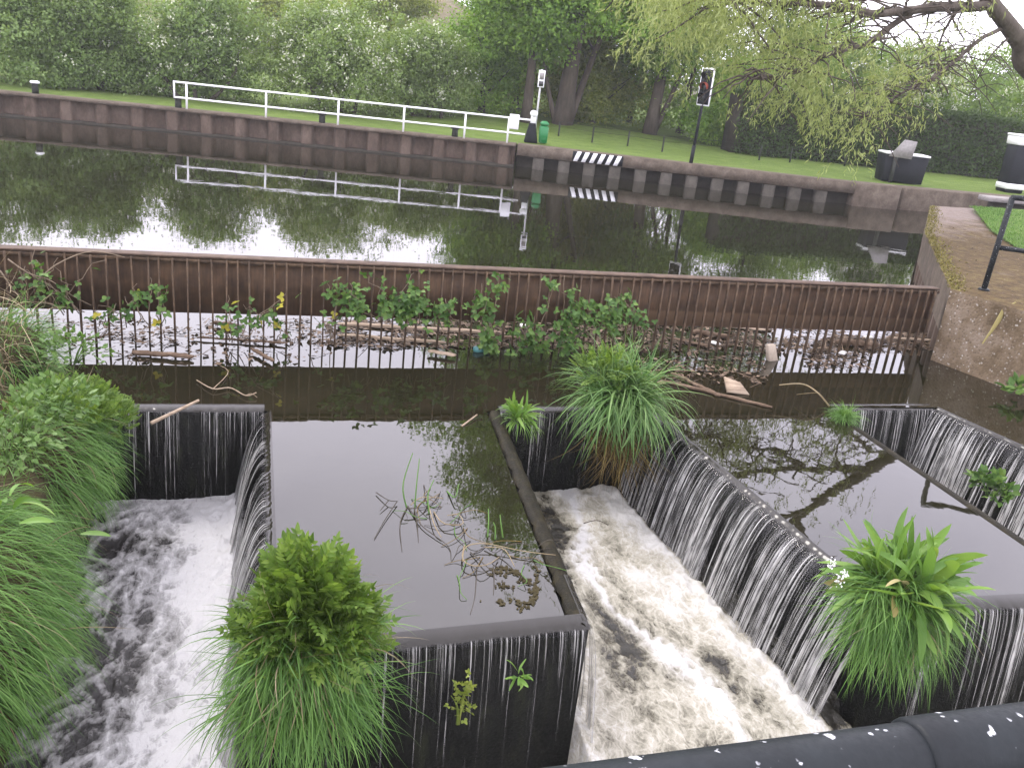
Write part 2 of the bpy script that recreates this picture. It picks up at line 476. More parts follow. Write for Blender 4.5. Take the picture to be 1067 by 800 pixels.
M['flange'] = mat_noise('rusty_flange', [(0.3, (0.04, 0.027, 0.02)), (0.7, (0.125, 0.088, 0.064))], 5, 0.8, 0.4, 50, 0.25)
M['pile'] = mat_noise('weathered_sheet_pile', [(0.3, (0.036, 0.027, 0.020)), (0.5, (0.085, 0.062, 0.047)), (0.72, (0.14, 0.106, 0.084))], 2.2, 0.85, 0.4, 14, 0.2, (1, 1, 0.5), 0.02)
M['coping'] = mat_noise('stained_stone', [(0.3, (0.045, 0.034, 0.026)), (0.5, (0.095, 0.076, 0.058)), (0.72, (0.16, 0.132, 0.104))], 2.5, 0.85, 0.5, 16, 0.2, dist=0.02)
M['pier'] = mat_noise('grey_concrete_pile', [(0.3, (0.035, 0.032, 0.026)), (0.7, (0.10, 0.09, 0.075))], 3, 0.85, 0.4, 18, 0.2)
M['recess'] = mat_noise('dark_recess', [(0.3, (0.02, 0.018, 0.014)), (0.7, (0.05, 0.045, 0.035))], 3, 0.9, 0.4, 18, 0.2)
# exposed aggregate concrete of the abutment
a = NT('aggregate_concrete')
g = a.geo(); f = a.noise(g, 2.2, 6, 0.6, 0.3); vo = a.n('ShaderNodeTexVoronoi', {'Vector': g, 'Scale': 21.0}); f2 = a.noise(g, 55, 4, 0.7)
peb = a.ramp(a.n('ShaderNodeSeparateColor', {0: vo.outputs['Color']}).outputs[0], [(0.3, (0.10, 0.075, 0.048)), (0.7, (0.17, 0.13, 0.09)), (0.93, (0.42, 0.40, 0.36))])
base = a.ramp(f, [(0.3, (0.07, 0.05, 0.026)), (0.5, (0.15, 0.112, 0.07)), (0.75, (0.24, 0.195, 0.15))])
col = a.mix(a.val(vo.outputs['Distance'], 0.45, 0.25, 0, 0.75), base, peb)
M['aggregate'] = a.done(a.bsdf(col, 0.85, 0.25, a.bump(a.math('ADD', vo.outputs['Distance'], f2), 0.6, 0.02)))
# mossy path
a = NT('mossy_path')
g = a.geo(); f = a.noise(g, 0.9, 6, 0.65, 0.4); f2 = a.noise(g, 5, 9, 0.78, 0.3); 
moss = a.ramp(f2, [(0.3, (0.020, 0.014, 0.006)), (0.5, (0.070, 0.045, 0.017)), (0.62, (0.11, 0.085, 0.03)), (0.75, (0.19, 0.15, 0.095))])
stone = a.ramp(f2, [(0.3, (0.10, 0.078, 0.066)), (0.7, (0.21, 0.172, 0.152))])
y = a.n('ShaderNodeSeparateXYZ', {0: g}).outputs[1]
k = a.math('ADD', a.val(y, 17.5, 25.5), a.math('MULTIPLY', a.math('SUBTRACT', f, 0.5), 2.2))
M['path'] = a.done(a.bsdf(a.mix(a.val(k, 0.2, 0.8), moss, stone), 0.9, 0.2, a.bump(f2, 0.6, 0.03)))
# ground
def mat_grass(name, c, scale=3.0):
    a = NT(name); g = a.geo(); f = a.noise(g, 0.5, 5, 0.6); f2 = a.noise(g, scale * 8, 4, 0.7); f3 = a.noise(g, scale, 4, 0.6)
    fac = a.math('ADD', a.math('MULTIPLY', f, 0.35), a.math('ADD', a.math('MULTIPLY', f2, 0.35), a.math('MULTIPLY', f3, 0.3)))
    return a.done(a.bsdf(a.ramp(fac, [(0.3, c[0]), (0.5, c[1]), (0.7, c[2])]), 0.9, 0.15, a.bump(f2, 0.8, 0.06)))
M['lawn'] = mat_grass('mown_grass', [(0.045, 0.082, 0.016), (0.088, 0.15, 0.026), (0.15, 0.205, 0.05)])
M['ground'] = mat_grass('rough_ground', [(0.04, 0.035, 0.018), (0.075, 0.08, 0.028), (0.13, 0.12, 0.06)])
M['earth'] = mat_noise('bank_earth', [(0.3, (0.02, 0.017, 0.009)), (0.6, (0.05, 0.042, 0.02)), (0.8, (0.05, 0.07, 0.02))], 3, 0.95, 0.6, 20, 0.1, dist=0.03)
M['white'] = mat_plain('white_paint', (0.78, 0.79, 0.80), 0.4, 0.4, 0, 0.05)
M['black'] = mat_plain('black_paint', (0.009, 0.011, 0.014), 0.6, 0.15, 0, 0.3)
M['grey'] = mat_plain('galvanised_grey', (0.23, 0.22, 0.21), 0.6, 0.4, 0.0, 0.2)
M['pole'] = mat_plain('pale_grey_pole', (0.42, 0.43, 0.42), 0.5, 0.4, 0, 0.1)
M['green'] = mat_plain('green_plastic', (0.012, 0.155, 0.045), 0.4, 0.4, 0, 0.1)
M['orange'] = mat_plain('red_orange_hood', (0.22, 0.045, 0.025), 0.5, 0.4, 0, 0.1)
M['glass_dark'] = mat_plain('dark_lens', (0.02, 0.02, 0.022), 0.15, 0.5, 0, 0.1)
M['timber_grey'] = mat_noise('weathered_grey_timber', [(0.3, (0.14, 0.13, 0.12)), (0.7, (0.34, 0.32, 0.31))], 3, 0.8, 0.3, 20, 0.2, (1, 6, 6))
M['bark'] = mat_noise('tree_bark', [(0.3, (0.03, 0.025, 0.020)), (0.5, (0.075, 0.062, 0.050)), (0.75, (0.13, 0.112, 0.094))], 2.2, 0.9, 0.9, 9, 0.15, (1, 1, 0.3), 0.05)
M['bark_dark'] = mat_noise('dark_bark', [(0.3, (0.03, 0.027, 0.02)), (0.7, (0.08, 0.07, 0.055))], 2.2, 0.9, 0.9, 9, 0.15, (1, 1, 0.3), 0.05)
# handrail paint with chips
a = NT('chipped_black_rail_paint')
g = a.geo(); f = a.noise(g, 9, 5, 0.6, 0.2); f2 = a.noise(g, 130, 3, 0.6); vo = a.n('ShaderNodeTexVoronoi', {'Vector': a.geo(), 'Scale': 34.0, 'Randomness': 1.0}).outputs['Distance']
spk = a.math('MULTIPLY', a.val(a.math('ADD', vo, a.math('MULTIPLY', a.math('SUBTRACT', f2, .5), .35)), 0.20, 0.15), a.val(a.noise(g, 23, 3, 0.6), 0.52, 0.56))
base = a.ramp(f, [(0.3, (0.006, 0.008, 0.0095)), (0.7, (0.014, 0.0185, 0.021))])
v2_ = a.n('ShaderNodeTexVoronoi', {'Vector': a.geo(), 'Scale': 80.0}).outputs['Distance']
spk = a.math('MAXIMUM', spk, a.math('MULTIPLY', a.val(a.math('ADD', v2_, a.math('MULTIPLY', a.math('SUBTRACT', f2, .5), .5)), 0.2, 0.12), a.val(a.noise(a.geo(), 31, 2, 0.6), 0.56, 0.60, 0, .7)))
M['rail'] = a.done(a.bsdf(a.mix(spk, base, (0.55, 0.57, 0.6)), a.val(f2, 0.3, 0.7, 0.4, 0.6), 0.22, a.bump(a.math('ADD', a.math('MULTIPLY', f2, 0.4), a.math('MULTIPLY', spk, 0.8)), 0.35, 0.003)))
M['bollard'] = mat_plain('mossy_black_iron', (0.022, 0.026, 0.02), 0.7, 0.3, 0, 0.4)
# vegetation
M['hawthorn'] = mat_leaf('hawthorn_leaf', [(0.090, 0.151, 0.047), (0.155, 0.240, 0.075), (0.233, 0.329, 0.119)], 0.4)
M['hawthorn_pale'] = mat_leaf('pale_hawthorn_leaf', [(0.110, 0.169, 0.051), (0.175, 0.261, 0.082), (0.262, 0.346, 0.130)], 0.4)
M['blossom'] = mat_leaf('blossom', [(0.390, 0.435, 0.270), (0.540, 0.570, 0.420), (0.750, 0.750, 0.630)], 0.2, tcol=(1, 1, 1))
M['poplar'] = mat_leaf('poplar_leaf', [(0.084, 0.169, 0.030), (0.167, 0.299, 0.049), (0.280, 0.427, 0.081)], 0.42)
M['young'] = mat_leaf('yellow_green_leaf', [(0.114, 0.163, 0.031), (0.212, 0.268, 0.056), (0.342, 0.382, 0.106)], 0.35)
M['dark_hedge'] = mat_leaf('dark_hedge_leaf', [(0.022, 0.046, 0.012), (0.041, 0.074, 0.019), (0.070, 0.118, 0.030)], 0.3)
M['mid'] = mat_leaf('mid_green_leaf', [(0.074, 0.138, 0.029), (0.140, 0.233, 0.047), (0.230, 0.336, 0.078)], 0.4)
M['willow'] = mat_leaf('willow_leaf', [(0.168, 0.221, 0.062), (0.282, 0.340, 0.117), (0.408, 0.466, 0.207)], 0.45, tcol=(1.1, 1.1, 0.75))
M['blade'] = mat_leaf('grass_blade', [(0.039, 0.096, 0.023), (0.091, 0.190, 0.041), (0.166, 0.296, 0.081)], 0.3, 0.4, 0.3, 2.5)
M['reed'] = mat_leaf('reed_blade', [(0.039, 0.094, 0.024), (0.094, 0.187, 0.053), (0.176, 0.275, 0.099)], 0.25, 0.35, 0.2, 2.5)
M['straw'] = mat_leaf('dry_straw', [(0.11, 0.085, 0.045), (0.24, 0.19, 0.11), (0.38, 0.32, 0.21)], 0.2, 0.7, 0.2, 3, tcol=(1, 1, 1))
M['brown_root'] = mat_leaf('brown_roots', [(0.05, 0.035, 0.012), (0.13, 0.09, 0.03), (0.22, 0.17, 0.06)], 0.2, 0.7, 0.2, 3, tcol=(1, 1, 1))
M['lush'] = mat_leaf('lush_leaf', [(0.052, 0.104, 0.018), (0.109, 0.189, 0.034), (0.183, 0.271, 0.064)], 0.4, 0.4, 0.3, 4)
M['dock'] = mat_leaf('dock_leaf', [(0.071, 0.150, 0.028), (0.123, 0.233, 0.046), (0.190, 0.301, 0.074)], 0.35, 0.35, 0.2, 4)
M['dock_old'] = mat_leaf('yellowed_leaf', [(0.20, 0.17, 0.06), (0.30, 0.26, 0.10), (0.36, 0.32, 0.15)], 0.3, 0.5, 0.2, 4, tcol=(1, 1, 1))
M['nettle'] = mat_leaf('nettle_leaf', [(0.05, 0.105, 0.022), (0.095, 0.175, 0.04), (0.16, 0.24, 0.085)], 0.25, 0.4, 0.3, 4)
M['bramble'] = mat_leaf('bramble_leaf', [(0.03, 0.07, 0.016), (0.065, 0.135, 0.03), (0.13, 0.21, 0.05)], 0.25, 0.4, 0.2, 3)
M['bramble_y'] = mat_leaf('yellow_bramble_leaf', [(0.22, 0.24, 0.03), (0.36, 0.33, 0.04), (0.48, 0.42, 0.06)], 0.3, 0.4, 0.2, 3, tcol=(1, 1, 1))
M['cane'] = mat_noise('bramble_cane', [(0.3, (0.10, 0.075, 0.05)), (0.7, (0.24, 0.19, 0.13))], 8, 0.7, 0.3, 40)
M['wood_pale'] = mat_noise('pale_driftwood', [(0.3, (0.12, 0.09, 0.062)), (0.5, (0.27, 0.21, 0.15)), (0.75, (0.42, 0.35, 0.27))], 5, 0.8, 0.4, 30, 0.2, (0.4, 3, 3))
M['wood_brown'] = mat_noise('brown_driftwood', [(0.3, (0.05, 0.032, 0.02)), (0.55, (0.13, 0.09, 0.06)), (0.75, (0.24, 0.18, 0.13))], 5, 0.8, 0.4, 30, 0.2, (0.6, 3, 3))
M['litter'] = mat_leaf('wet_leaf_litter', [(0.024, 0.017, 0.011), (0.080, 0.055, 0.034), (0.224, 0.164, 0.114)], 0.1, 0.6, 0.2, 2, tcol=(1, 1, 1))
M['plastic_white'] = mat_plain('white_plastic', (0.50, 0.49, 0.46), 0.35, 0.5, 0, 0.08)
M['plastic_blue'] = mat_plain('turquoise_plastic', (0.06, 0.19, 0.19), 0.35, 0.5, 0, 0.1)
M['card'] = mat_plain('wet_card', (0.33, 0.28, 0.22), 0.7, 0.3, 0, 0.15)

# ================================================================== SETTING: ground and water
BANK = [(-60, 47.6), (-30, 44.8), (-10.5, 42.5), (-3.5, 41.6), (10.3, 38.75), (13.5, 37.75), (18.5, 36.1), (23, 34.6), (26.6, 33.9)]
def bank_y(x):
    return np.interp(x, [p[0] for p in BANK] + [60], [p[1] for p in BANK] + [33.0])
# far ground: starts behind the coping, rises to a hill on the left
xs = np.concatenate([np.linspace(-400, -60, 12)[:-1], np.linspace(-60, 80, 90), np.linspace(80, 500, 14)[1:]])
ts = np.concatenate([np.linspace(0, 30, 40), np.linspace(30, 130, 40)[1:], np.linspace(130, 600, 14)[1:]])
X, T = np.meshgrid(xs, ts, indexing='ij')
Y = bank_y(X) + 0.75 + T
hill = 17 * sstep(25, 95, T) * (1 - sstep(-5, 48, X - T * 0.06)) + 0.9 * sstep(6, 25, T) * (1 - sstep(10, 30, X))
Z = 0.93 + hill + 0.10 * fbm(P3(X * .4, Y * .4), 3) * sstep(0.5, 3, T)
def grid_faces(a_, b_):
    i, j = np.meshgrid(np.arange(a_ - 1), np.arange(b_ - 1), indexing='ij')
    i = i.ravel(); j = j.ravel()
    return np.stack([i * b_ + j, (i + 1) * b_ + j, (i + 1) * b_ + j + 1, i * b_ + j + 1], 1)
# ground material: lawn near the bank on the right, rough grass and brown scrub elsewhere
a = NT('far_bank_ground'); g = a.geo(); f = a.noise(g, 0.12, 5, 0.65); f2 = a.noise(g, 14, 4, 0.7); f3 = a.noise(g, 1.6, 5, 0.65)
ls = a.ramp(a.math('ADD', a.math('MULTIPLY', f3, .5), a.math('MULTIPLY', f2, .5)), [(0.3, (0.055, 0.09, 0.018)), (0.5, (0.105, 0.158, 0.034)), (0.7, (0.165, 0.215, 0.065))])
hs = a.ramp(a.math('ADD', a.math('MULTIPLY', f, .6), a.math('MULTIPLY', f3, .4)), [(0.35, (0.06, 0.075, 0.03)), (0.5, (0.12, 0.105, 0.06)), (0.65, (0.17, 0.14, 0.09))])
yy = a.n('ShaderNodeSeparateXYZ', {0: g}).outputs[1]
M['farground'] = a.done(a.bsdf(a.mix(a.val(a.math('ADD', yy, a.math('MULTIPLY', f3, 12)), 80, 104), ls, hs), 0.95, 0.1, a.bump(f2, 0.8, 0.08)))
struct(MB().add(np.stack([X, Y, Z], -1).reshape(-1, 3), grid_faces(len(xs), len(ts))).build('far_bank_ground', M['farground'], smooth=True))
# base ground under everything, out to the horizon
struct(MB().sheet([(-500, -120), (500, -120), (500, 700), (-500, 700)], -2.6).build('ground', M['ground']))
# upper water: the basin, the space before the crest and the tops of the boxes
B1 = [(0.05, 10.62), (0.10, 5.75), (2.69, 5.90), (3.05, 10.62)]      # back left, front left, front right, back right
B2 = [(5.28, 10.62), (5.62, 5.80), (8.22, 5.75), (8.27, 10.72)]
B3 = [(10.20, 10.80), (11.2, 5.75), (13.5, 5.75), (13.0, 10.8)]
I_ = 0.045
w = MB()
w.sheet([(-40, 10.8), (14, 10.8), (45, 34), (60, 48), (-62, 48), (-60, 20)], 0.0)
w.sheet([(0.02, 10.8), (0.02, 10.61), (B1[0][0] + I_, 10.6), (B1[1][0] + I_, B1[1][1] + .145), (B1[2][0] - 0.18, B1[2][1] + .145), (B1[3][0] - 0.18, 10.6), (3.06, 10.63), (3.06, 10.8)], 0.0)
w.sheet([(5.27, 10.8), (5.27, 10.63), (B2[0][0] + I_, 10.6), (B2[1][0] + I_, B2[1][1] + .145), (B2[2][0] - 0.15, B2[2][1] + .145), (B2[3][0] - 0.15, 10.7), (8.28, 10.73), (8.28, 10.8)], 0.0)
w.sheet([(10.19, 10.8), (B3[0][0] + I_, 10.75), (B3[1][0] + I_, B3[1][1] + .145), (13.6, 5.9), (14, 10.8)], 0.0)
struct(w.build('water', M['water']))

# lower water: foam
NX, NY = 560, 400
gx = np.linspace(-2.3, 13.2, NX); gy = np.linspace(1.0, 10.9, NY)
X, Y = np.meshgrid(gx, gy, indexing='ij')
wx = X + 0.30 * fbm(P3(X * 1.1, Y * 0.7, 1.3), 3); wy = Y + 0.45 * fbm(P3(X * 1.1, Y * 0.7, 7.7), 3)
big = fbm(P3(wx * 1.5, wy * 0.75, 2.2), 4)
rid = 1 - np.abs(fbm(P3(wx * 3.1, wy * 1.7, 4.1), 4)) * 3.2
rid2 = 1 - np.abs(fbm(P3(wx * 6.5, wy * 4.0, 9.1), 3)) * 3.0
def e_line(d, k):
    return np.exp(-np.clip(d, 0, None) / k)
foam = np.zeros_like(X); dz = np.zeros_like(X); cream = np.zeros_like(X)
def xedge(p, q, y):     # x of a box edge at y
    return q[0] + (p[0] - q[0]) * np.clip((y - q[1]) / (p[1] - q[1]), -0.2, 1)
c1m = X < 1.6
x1 = xedge(B1[0], B1[1], Y) - 0.40
d1 = x1 - X                          # leftwards from the foot of the left fall
f1 = 1.05 * e_line(d1 - 0.35 - 0.25 * fbm(P3(X * 0, Y * 1.3, 3.3), 3), 0.33) + 0.62 * np.clip(rid, 0, 1) ** 2.2 + 0.30 * np.clip(rid2, 0, 1) ** 2 - 0.16 + 0.35 * big
f1 = f1 + 0.65 * e_line(10.75 - Y, 0.35)
x2l = xedge(B1[3], B1[2], Y) + 0.10; x2r = xedge(B2[0], B2[1], Y) - 0.50
u2 = (X - x2l) / np.maximum(x2r - x2l, 0.2)
mid = 0.55 + 0.13 * np.sin(Y * 1.25 + 0.6) + 0.10 * fbm(P3(Y * 0.9, Y * 0, 5.5), 2)
streak = np.exp(-((u2 - mid) / (0.05 + 0.03 * np.sin(Y * 3))) ** 2)
streak = streak * np.clip(0.55 + 0.75 * rid2, 0, 1.15)
f2_ = 0.33 + 0.16 * np.clip(rid2, -0.5, 1) + 0.25 * big - 0.20 * np.clip(-rid, 0, 1) + 0.60 * e_line((x2r - X), 0.42) + 0.45 * e_line(X - x2l, 0.30) + 0.62 * streak + 0.55 * big + 0.20 * np.clip(rid, 0, 1) ** 2 - 0.34 * np.exp(-((u2 - mid + 0.20) / 0.14) ** 2) - 0.30 * np.exp(-((u2 - mid - 0.16) / 0.10) ** 2) + 0.4 * e_line(10.7 - Y, 0.4)
f3 = 0.45 + 0.6 * e_line(xedge(B3[0], B3[1], Y) - 0.35 - X, 0.4) + 0.5 * big + 0.3 * np.clip(rid, 0, 1) ** 2
ffr = 0.42 + 0.5 * e_line(np.abs(Y - 5.4), 0.3) + 0.5 * big + 0.35 * np.clip(rid, 0, 1) ** 2
mask2 = (X >= 1.6) & (X < 6.8); mask3 = X >= 6.8
f1 = f1 * sstep(0.16, 0.02, X - x1); f2_ = f2_ * sstep(0.16, 0.02, X - x2r); f3 = f3 * sstep(0.16, 0.02, X - xedge(B3[0], B3[1], Y) + 0.38)
foam = np.where(c1m, f1, np.where(mask2, f2_, f3))
fr = sstep(5.9, 5.3, Y) * sstep(-0.2, 0.6, X) * np.where((X > 2.75) & (X < 5.3), sstep(5.0, 4.0, Y), 1)
foam = foam * (1 - fr) + ffr * fr
cream = sstep(-0.3, 2.2, X) * (1 - 0.65 * streak * mask2)
hit = np.maximum.reduce([e_line(np.abs(X - x1), 0.22) * (X < 0.2), e_line(np.abs(X - x2r), 0.3) * mask2, e_line(np.abs(X - x2l), 0.2) * mask2 * 0.6])
dz = 0.055 * fbm(P3(wx * 2.0, wy * 1.2, 12), 4) + 0.035 * rid2 * 0.5 + hit * (0.07 + 0.10 * fbm(P3(X * 5, Y * 4, 21), 4)) + 0.03 * np.clip(foam, 0, 1)
Z = -1.27 + dz - 0.03 * np.clip(6 - Y, 0, 9) - 0.75 * np.where(((X > -0.1) & (X < 2.75)) | ((X > 5.5) & (X < 8.3)), sstep(6.1, 5.85, Y), sstep(5.75, 4.9, Y))
struct(MB().add(np.stack([X, Y, Z], -1).reshape(-1, 3), grid_faces(NX, NY)).build('foaming_water', M['foam'], smooth=True, attr={'foam': np.clip(foam, 0, 1.1).ravel(), 'cream': np.clip(cream, 0, 1).ravel()}))

# falling sheets -------------------------------------------------------------
def curtain(line, reach, name, mat, seed, drop=1.28, step=0.02, rag=0.25, lw=0.10):
    """line: crest polyline; the fall goes to its right-hand side when walked"""
    P = np.array(line, float)
    seg = np.linalg.norm(np.diff(P, axis=0), axis=1); cum = np.r_[0, np.cumsum(seg)]
    n = max(4, int(cum[-1] / step)); u = np.linspace(0, cum[-1], n)
    px = np.interp(u, cum, P[:, 0]); py = np.interp(u, cum, P[:, 1])
    # normals, mitred round corners
    tx = np.gradient(px); ty = np.gradient(py)
    k = max(1, int(0.10 / step)); ker = np.ones(2 * k + 1) / (2 * k + 1)
    tx = np.convolve(np.pad(tx, k, 'edge'), ker, 'valid'); ty = np.convolve(np.pad(ty, k, 'edge'), ker, 'valid')
    l = np.hypot(tx, ty); nx, ny = ty / l, -tx / l
    re = np.interp(u, cum, np.broadcast_to(np.asarray(reach, float), (len(P),)))
    re = re * (1 + rag * fbm(P3(u * 5, u * 0, seed), 3) + 0.5 * rag * fbm(P3(u * 22, u * 0, seed + 5), 2))
    prof = [(-lw, .004), (-lw * .7, .003), (-lw * .4, -.002), (-lw * .17, -.012), (.015, -.03)]
    ds = [.05, .09, .15, .22, .32, .44, .58, .72, .88, 1.04, 1.18, 1.28] + ([1.6, drop] if drop > 1.6 else [])
    V = []; UVs = []; vv = 0; last = None
    rg1 = fbm(P3(u * 4.5, u * 0, seed + 31), 3); rg2 = fbm(P3(u * 14, u * 0, seed + 41), 2); edge = .045 * rg1 + .018 * rg2
    for (s, z) in prof:
        wgt = (s + lw) / (lw + .015)
        lipw = 0.0006 * fbm(P3(u * 9, u * 0 + s * 6, seed + 2), 2) * (1 if z < .003 else 0)
        s_ = s + edge * wgt * min(1, lw / .08)
        s_ = np.maximum(s_, .004) if s > 0 else s_
        V.append(np.stack([px + nx * s_, py + ny * s_, z + lipw + .0015 * rg2 * wgt * (z < 0) + 0 * u], 1)); UVs.append(np.stack([u, 0 * u + (s + lw) / (lw + .015) * .16], 1))
    v0 = .175
    for d in ds:
        s = .015 + re * math.sqrt((d - .03) / 1.25) + edge * min(1, lw / .08) * max(0, 1 - d / .5)
        s = np.maximum(s, .004)
        V.append(np.stack([px + nx * s, py + ny * s, -d + 0 * u], 1)); UVs.append(np.stack([u, 0 * u + v0 + d], 1))
    R_ = len(V)
    V = np.stack(V, 0).reshape(-1, 3); UVs = np.stack(UVs, 0).reshape(-1, 2)
    UVs[:, 0] += seed * 7.1
    return struct(MB().add(V, grid_faces(R_, n)).build(name, mat, smooth=True, uv=UVs))
fl = lambda p, q, t: (p[0] + (q[0] - p[0]) * t, p[1] + (q[1] - p[1]) * t)
curtain([B1[0], B1[1]], [0.36, 0.40], 'waterfall', M['fall_dense'], 1, lw=.05)
curtain([B2[0], B2[1]], [0.34, 0.50], 'waterfall', M['fall_dense'], 2, lw=.05)
curtain([B3[0], B3[1]], [0.34, 0.40], 'waterfall', M['fall_dense'], 3, lw=.05)
curtain([B1[1], B1[2]], [0.10, 0.13], 'waterfall', M['fall_thin'], 4, drop=2.1, lw=.15)
curtain([fl(B1[2], B1[1], .012), fl(B1[2], B1[3], .004), fl(B1[2], B1[3], .16)], [0.10, 0.20, 0.06], 'waterfall', M['fall_side'], 10, lw=.05)
curtain([B2[1], B2[2]], [0.14, 0.14], 'waterfall', M['fall_mid'], 5, drop=2.1, lw=.15)
curtain([(-2.0, 10.66), (0.02, 10.66)], [0.09, 0.09], 'waterfall', M['fall_thin'], 6, lw=.16)
curtain([(3.07, 10.66), (5.27, 10.66)], [0.10, 0.10], 'waterfall', M['fall_thin'], 7, lw=.16)
curtain([(8.29, 10.76), (10.18, 10.80)], [0.12, 0.12], 'waterfall', M['fall_mid'], 8, lw=.16)
curtain([B3[1], B3[2]], [0.14, 0.14], 'waterfall', M['fall_mid'], 9, drop=2.1, lw=.15)

# the weir itself --------------------------------------------------------------
weir = thing('weir', 'dark wet concrete labyrinth weir with projecting flooded boxes and narrow channels between them', 'weir', (3, 8, -1.4))
def inset(B, e=0.012):
    c = np.mean(np.array(B), 0); return [tuple(np.array(p) + (c - np.array(p)) / np.linalg.norm(c - np.array(p)) * e) for p in B]
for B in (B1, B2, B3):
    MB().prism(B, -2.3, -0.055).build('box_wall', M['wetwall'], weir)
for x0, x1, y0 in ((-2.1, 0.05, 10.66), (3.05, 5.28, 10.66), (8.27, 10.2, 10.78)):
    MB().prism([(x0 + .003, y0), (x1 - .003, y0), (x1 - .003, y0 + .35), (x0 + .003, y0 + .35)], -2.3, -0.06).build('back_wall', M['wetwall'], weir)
def crest(p, q, w_, z1, mat):
    p = np.array(p); q = np.array(q); t = (q - p) / np.linalg.norm(q - p); n = np.array([t[1], -t[0]])   # to the right
    N = 40; mb = MB(); rows = []
    for i in range(N + 1):
        c = p + (q - p) * i / N
        k = 0.014 * math.sin(i * 1.7) + 0.012 * random.uniform(-1, 1)
        rows.append([(*(c + n * (0.004)), -0.16), (*(c + n * (0.012 + k * .3)), z1 - 0.03), (*(c - n * 0.03), z1), (*(c - n * (w_ - 0.03 + k)), z1 + k * .1), (*(c - n * (w_ + k)), -0.04)])
    V = np.array(rows).reshape(-1, 3)
    mb.add(V, grid_faces(N + 1, 5)); return mb.build('crest', mat, weir, smooth=True)
crest(fl(B1[3], B1[2], .978), B1[3], 0.16, 0.003, M['algae'])
crest(fl(B2[3], B2[2], .98), B2[3], 0.15, 0.003, M['algae'])

# ================================================================== TRASH SCREEN
SY = 13.30
SX0, SX1 = -4.25, 12.02
def screen_y(x):
    return 13.26 + 0.012 * (x)
scr = thing('trash_screen', 'long rusty trash screen of upright bars before a brown plate across the water', 'screen', (4, SY, 0))
sl = math.atan(0.012)
cx = (SX0 + SX1) / 2; ln = SX1 - SX0
MB().box((cx, screen_y(cx) + 0.10, 0.845), (ln, 0.03, 0.84), sl).build('plate', M['plate'], scr)
fb = MB().box((cx, screen_y(cx) + 0.11, 1.28), (ln, 0.20, 0.028), sl, 0.006)
fb.build('top_flange', M['flange'], scr)
MB().box((cx, screen_y(cx) + 0.165, 0.47), (ln, 0.09, 0.05), sl, 0.006).build('lower_flange', M['flange'], scr)
bar_me = None; nb_ = 0; x = -4.1
while x < 11.98:
    jit = random.uniform(-.012, .012)
    b = MB().box((0, 0, 0.40), (0.024, 0.05, 1.72), sl + random.uniform(-.1, .1), 0.0, shear=(random.uniform(-.03, .03), random.uniform(-.03, .03))).build('bar', M['bar']) if nb_ < 6 else bars0[nb_ % 6].copy()
    if nb_ == 0:
        bars0 = []
    if nb_ < 6:
        bars0.append(b)
    else:
        C.objects.link(b)
    b.parent = scr
    b.location = (x + jit - scr.location.x, screen_y(x) - 0.02 - SY, 0)
    nb_ += 1; x += 0.178
MB().box((cx, screen_y(cx) + 0.03, 1.22), (ln, 0.04, 0.05), sl).build('tie_bar', M['bar'], scr)

# ------------------------------------------------------------------ thin haze volume, added mostly to stand for lens glare on the far trees
a = NT('glare_haze')
vol = a.n('ShaderNodeVolumePrincipled', {'Color': (0.93, 0.95, 0.97, 1), 'Density': 0.0007, 'Anisotropy': 0.2})
a.t.links.new(vol.outputs[0], a.out.inputs['Volume'])
hz = MB().box((25, 290, 16), (1010, 830, 39.4)).build('haze', a.m); hz['kind'] = 'stuff'

# ================================================================== FAR BANK WALLS
def along(xa, xb, off=0.0):
    """points on the bank line between two x, shifted off towards the basin"""
    xs_ = [xa] + [p[0] for p in BANK if xa < p[0] < xb] + [xb]
    pts = np.array([(q, bank_y(q)) for q in xs_]); return pts
def offset(pts, d):
    t = np.gradient(pts, axis=0); t /= np.linalg.norm(t, axis=1)[:, None]
    return pts + np.stack([t[:, 1], -t[:, 0]], 1) * d
def resample(pts, step):
    cum = np.r_[0, np.cumsum(np.linalg.norm(np.diff(pts, axis=0), axis=1))]
    u = np.arange(0, cum[-1], step); return np.stack([np.interp(u, cum, pts[:, 0]), np.interp(u, cum, pts[:, 1])], 1), u
spw = thing('sheet_pile_wall', 'rusty brown sheet pile wall along the far water edge below the white railing', 'retaining wall', (-5, 42, 0))
per = 1.42
pts = along(-45, 10.55); rs, u = resample(pts, 0.05)
ph = (u % per) / per
dep = np.where(ph < .30, 0.0, np.where(ph < .38, (ph - .30) / .08, np.where(ph < .92, 1.0, 1 - (ph - .92) / .08))) * 0.34
t = np.gradient(rs, axis=0); t /= np.linalg.norm(t, axis=1)[:, None]; nrm = np.stack([-t[:, 1], t[:, 0]], 1)
fp = rs + nrm * dep[:, None]
V = np.concatenate([np.c_[fp, np.full(len(fp), -.8)], np.c_[fp, np.full(len(fp), 0.86)]]); k = len(fp); j = np.arange(k - 1)
MB().add(V, np.stack([j, j + 1, k + j + 1, k + j], 1)).build('sheet_piles', M['pile'], spw)
def strip(pts, d0, d1, z0, z1):
    A = offset(pts, d0); B = offset(pts, d1); k = len(pts); mb = MB()
    V = np.concatenate([np.c_[A, np.full(k, z0)], np.c_[A, np.full(k, z1)], np.c_[B, np.full(k, z1)], np.c_[B, np.full(k, z0)]])
    j = np.arange(k - 1); F = []
    for q in range(4):
        r = (q + 1) % 4; F.append(np.stack([q * k + j, q * k + j + 1, r * k + j + 1, r * k + j], 1))
    mb.add(V, [np.concatenate(F), np.array([[0, k, 2 * k, 3 * k], [k - 1, 4 * k - 1, 3 * k - 1, 2 * k - 1]])]); return mb
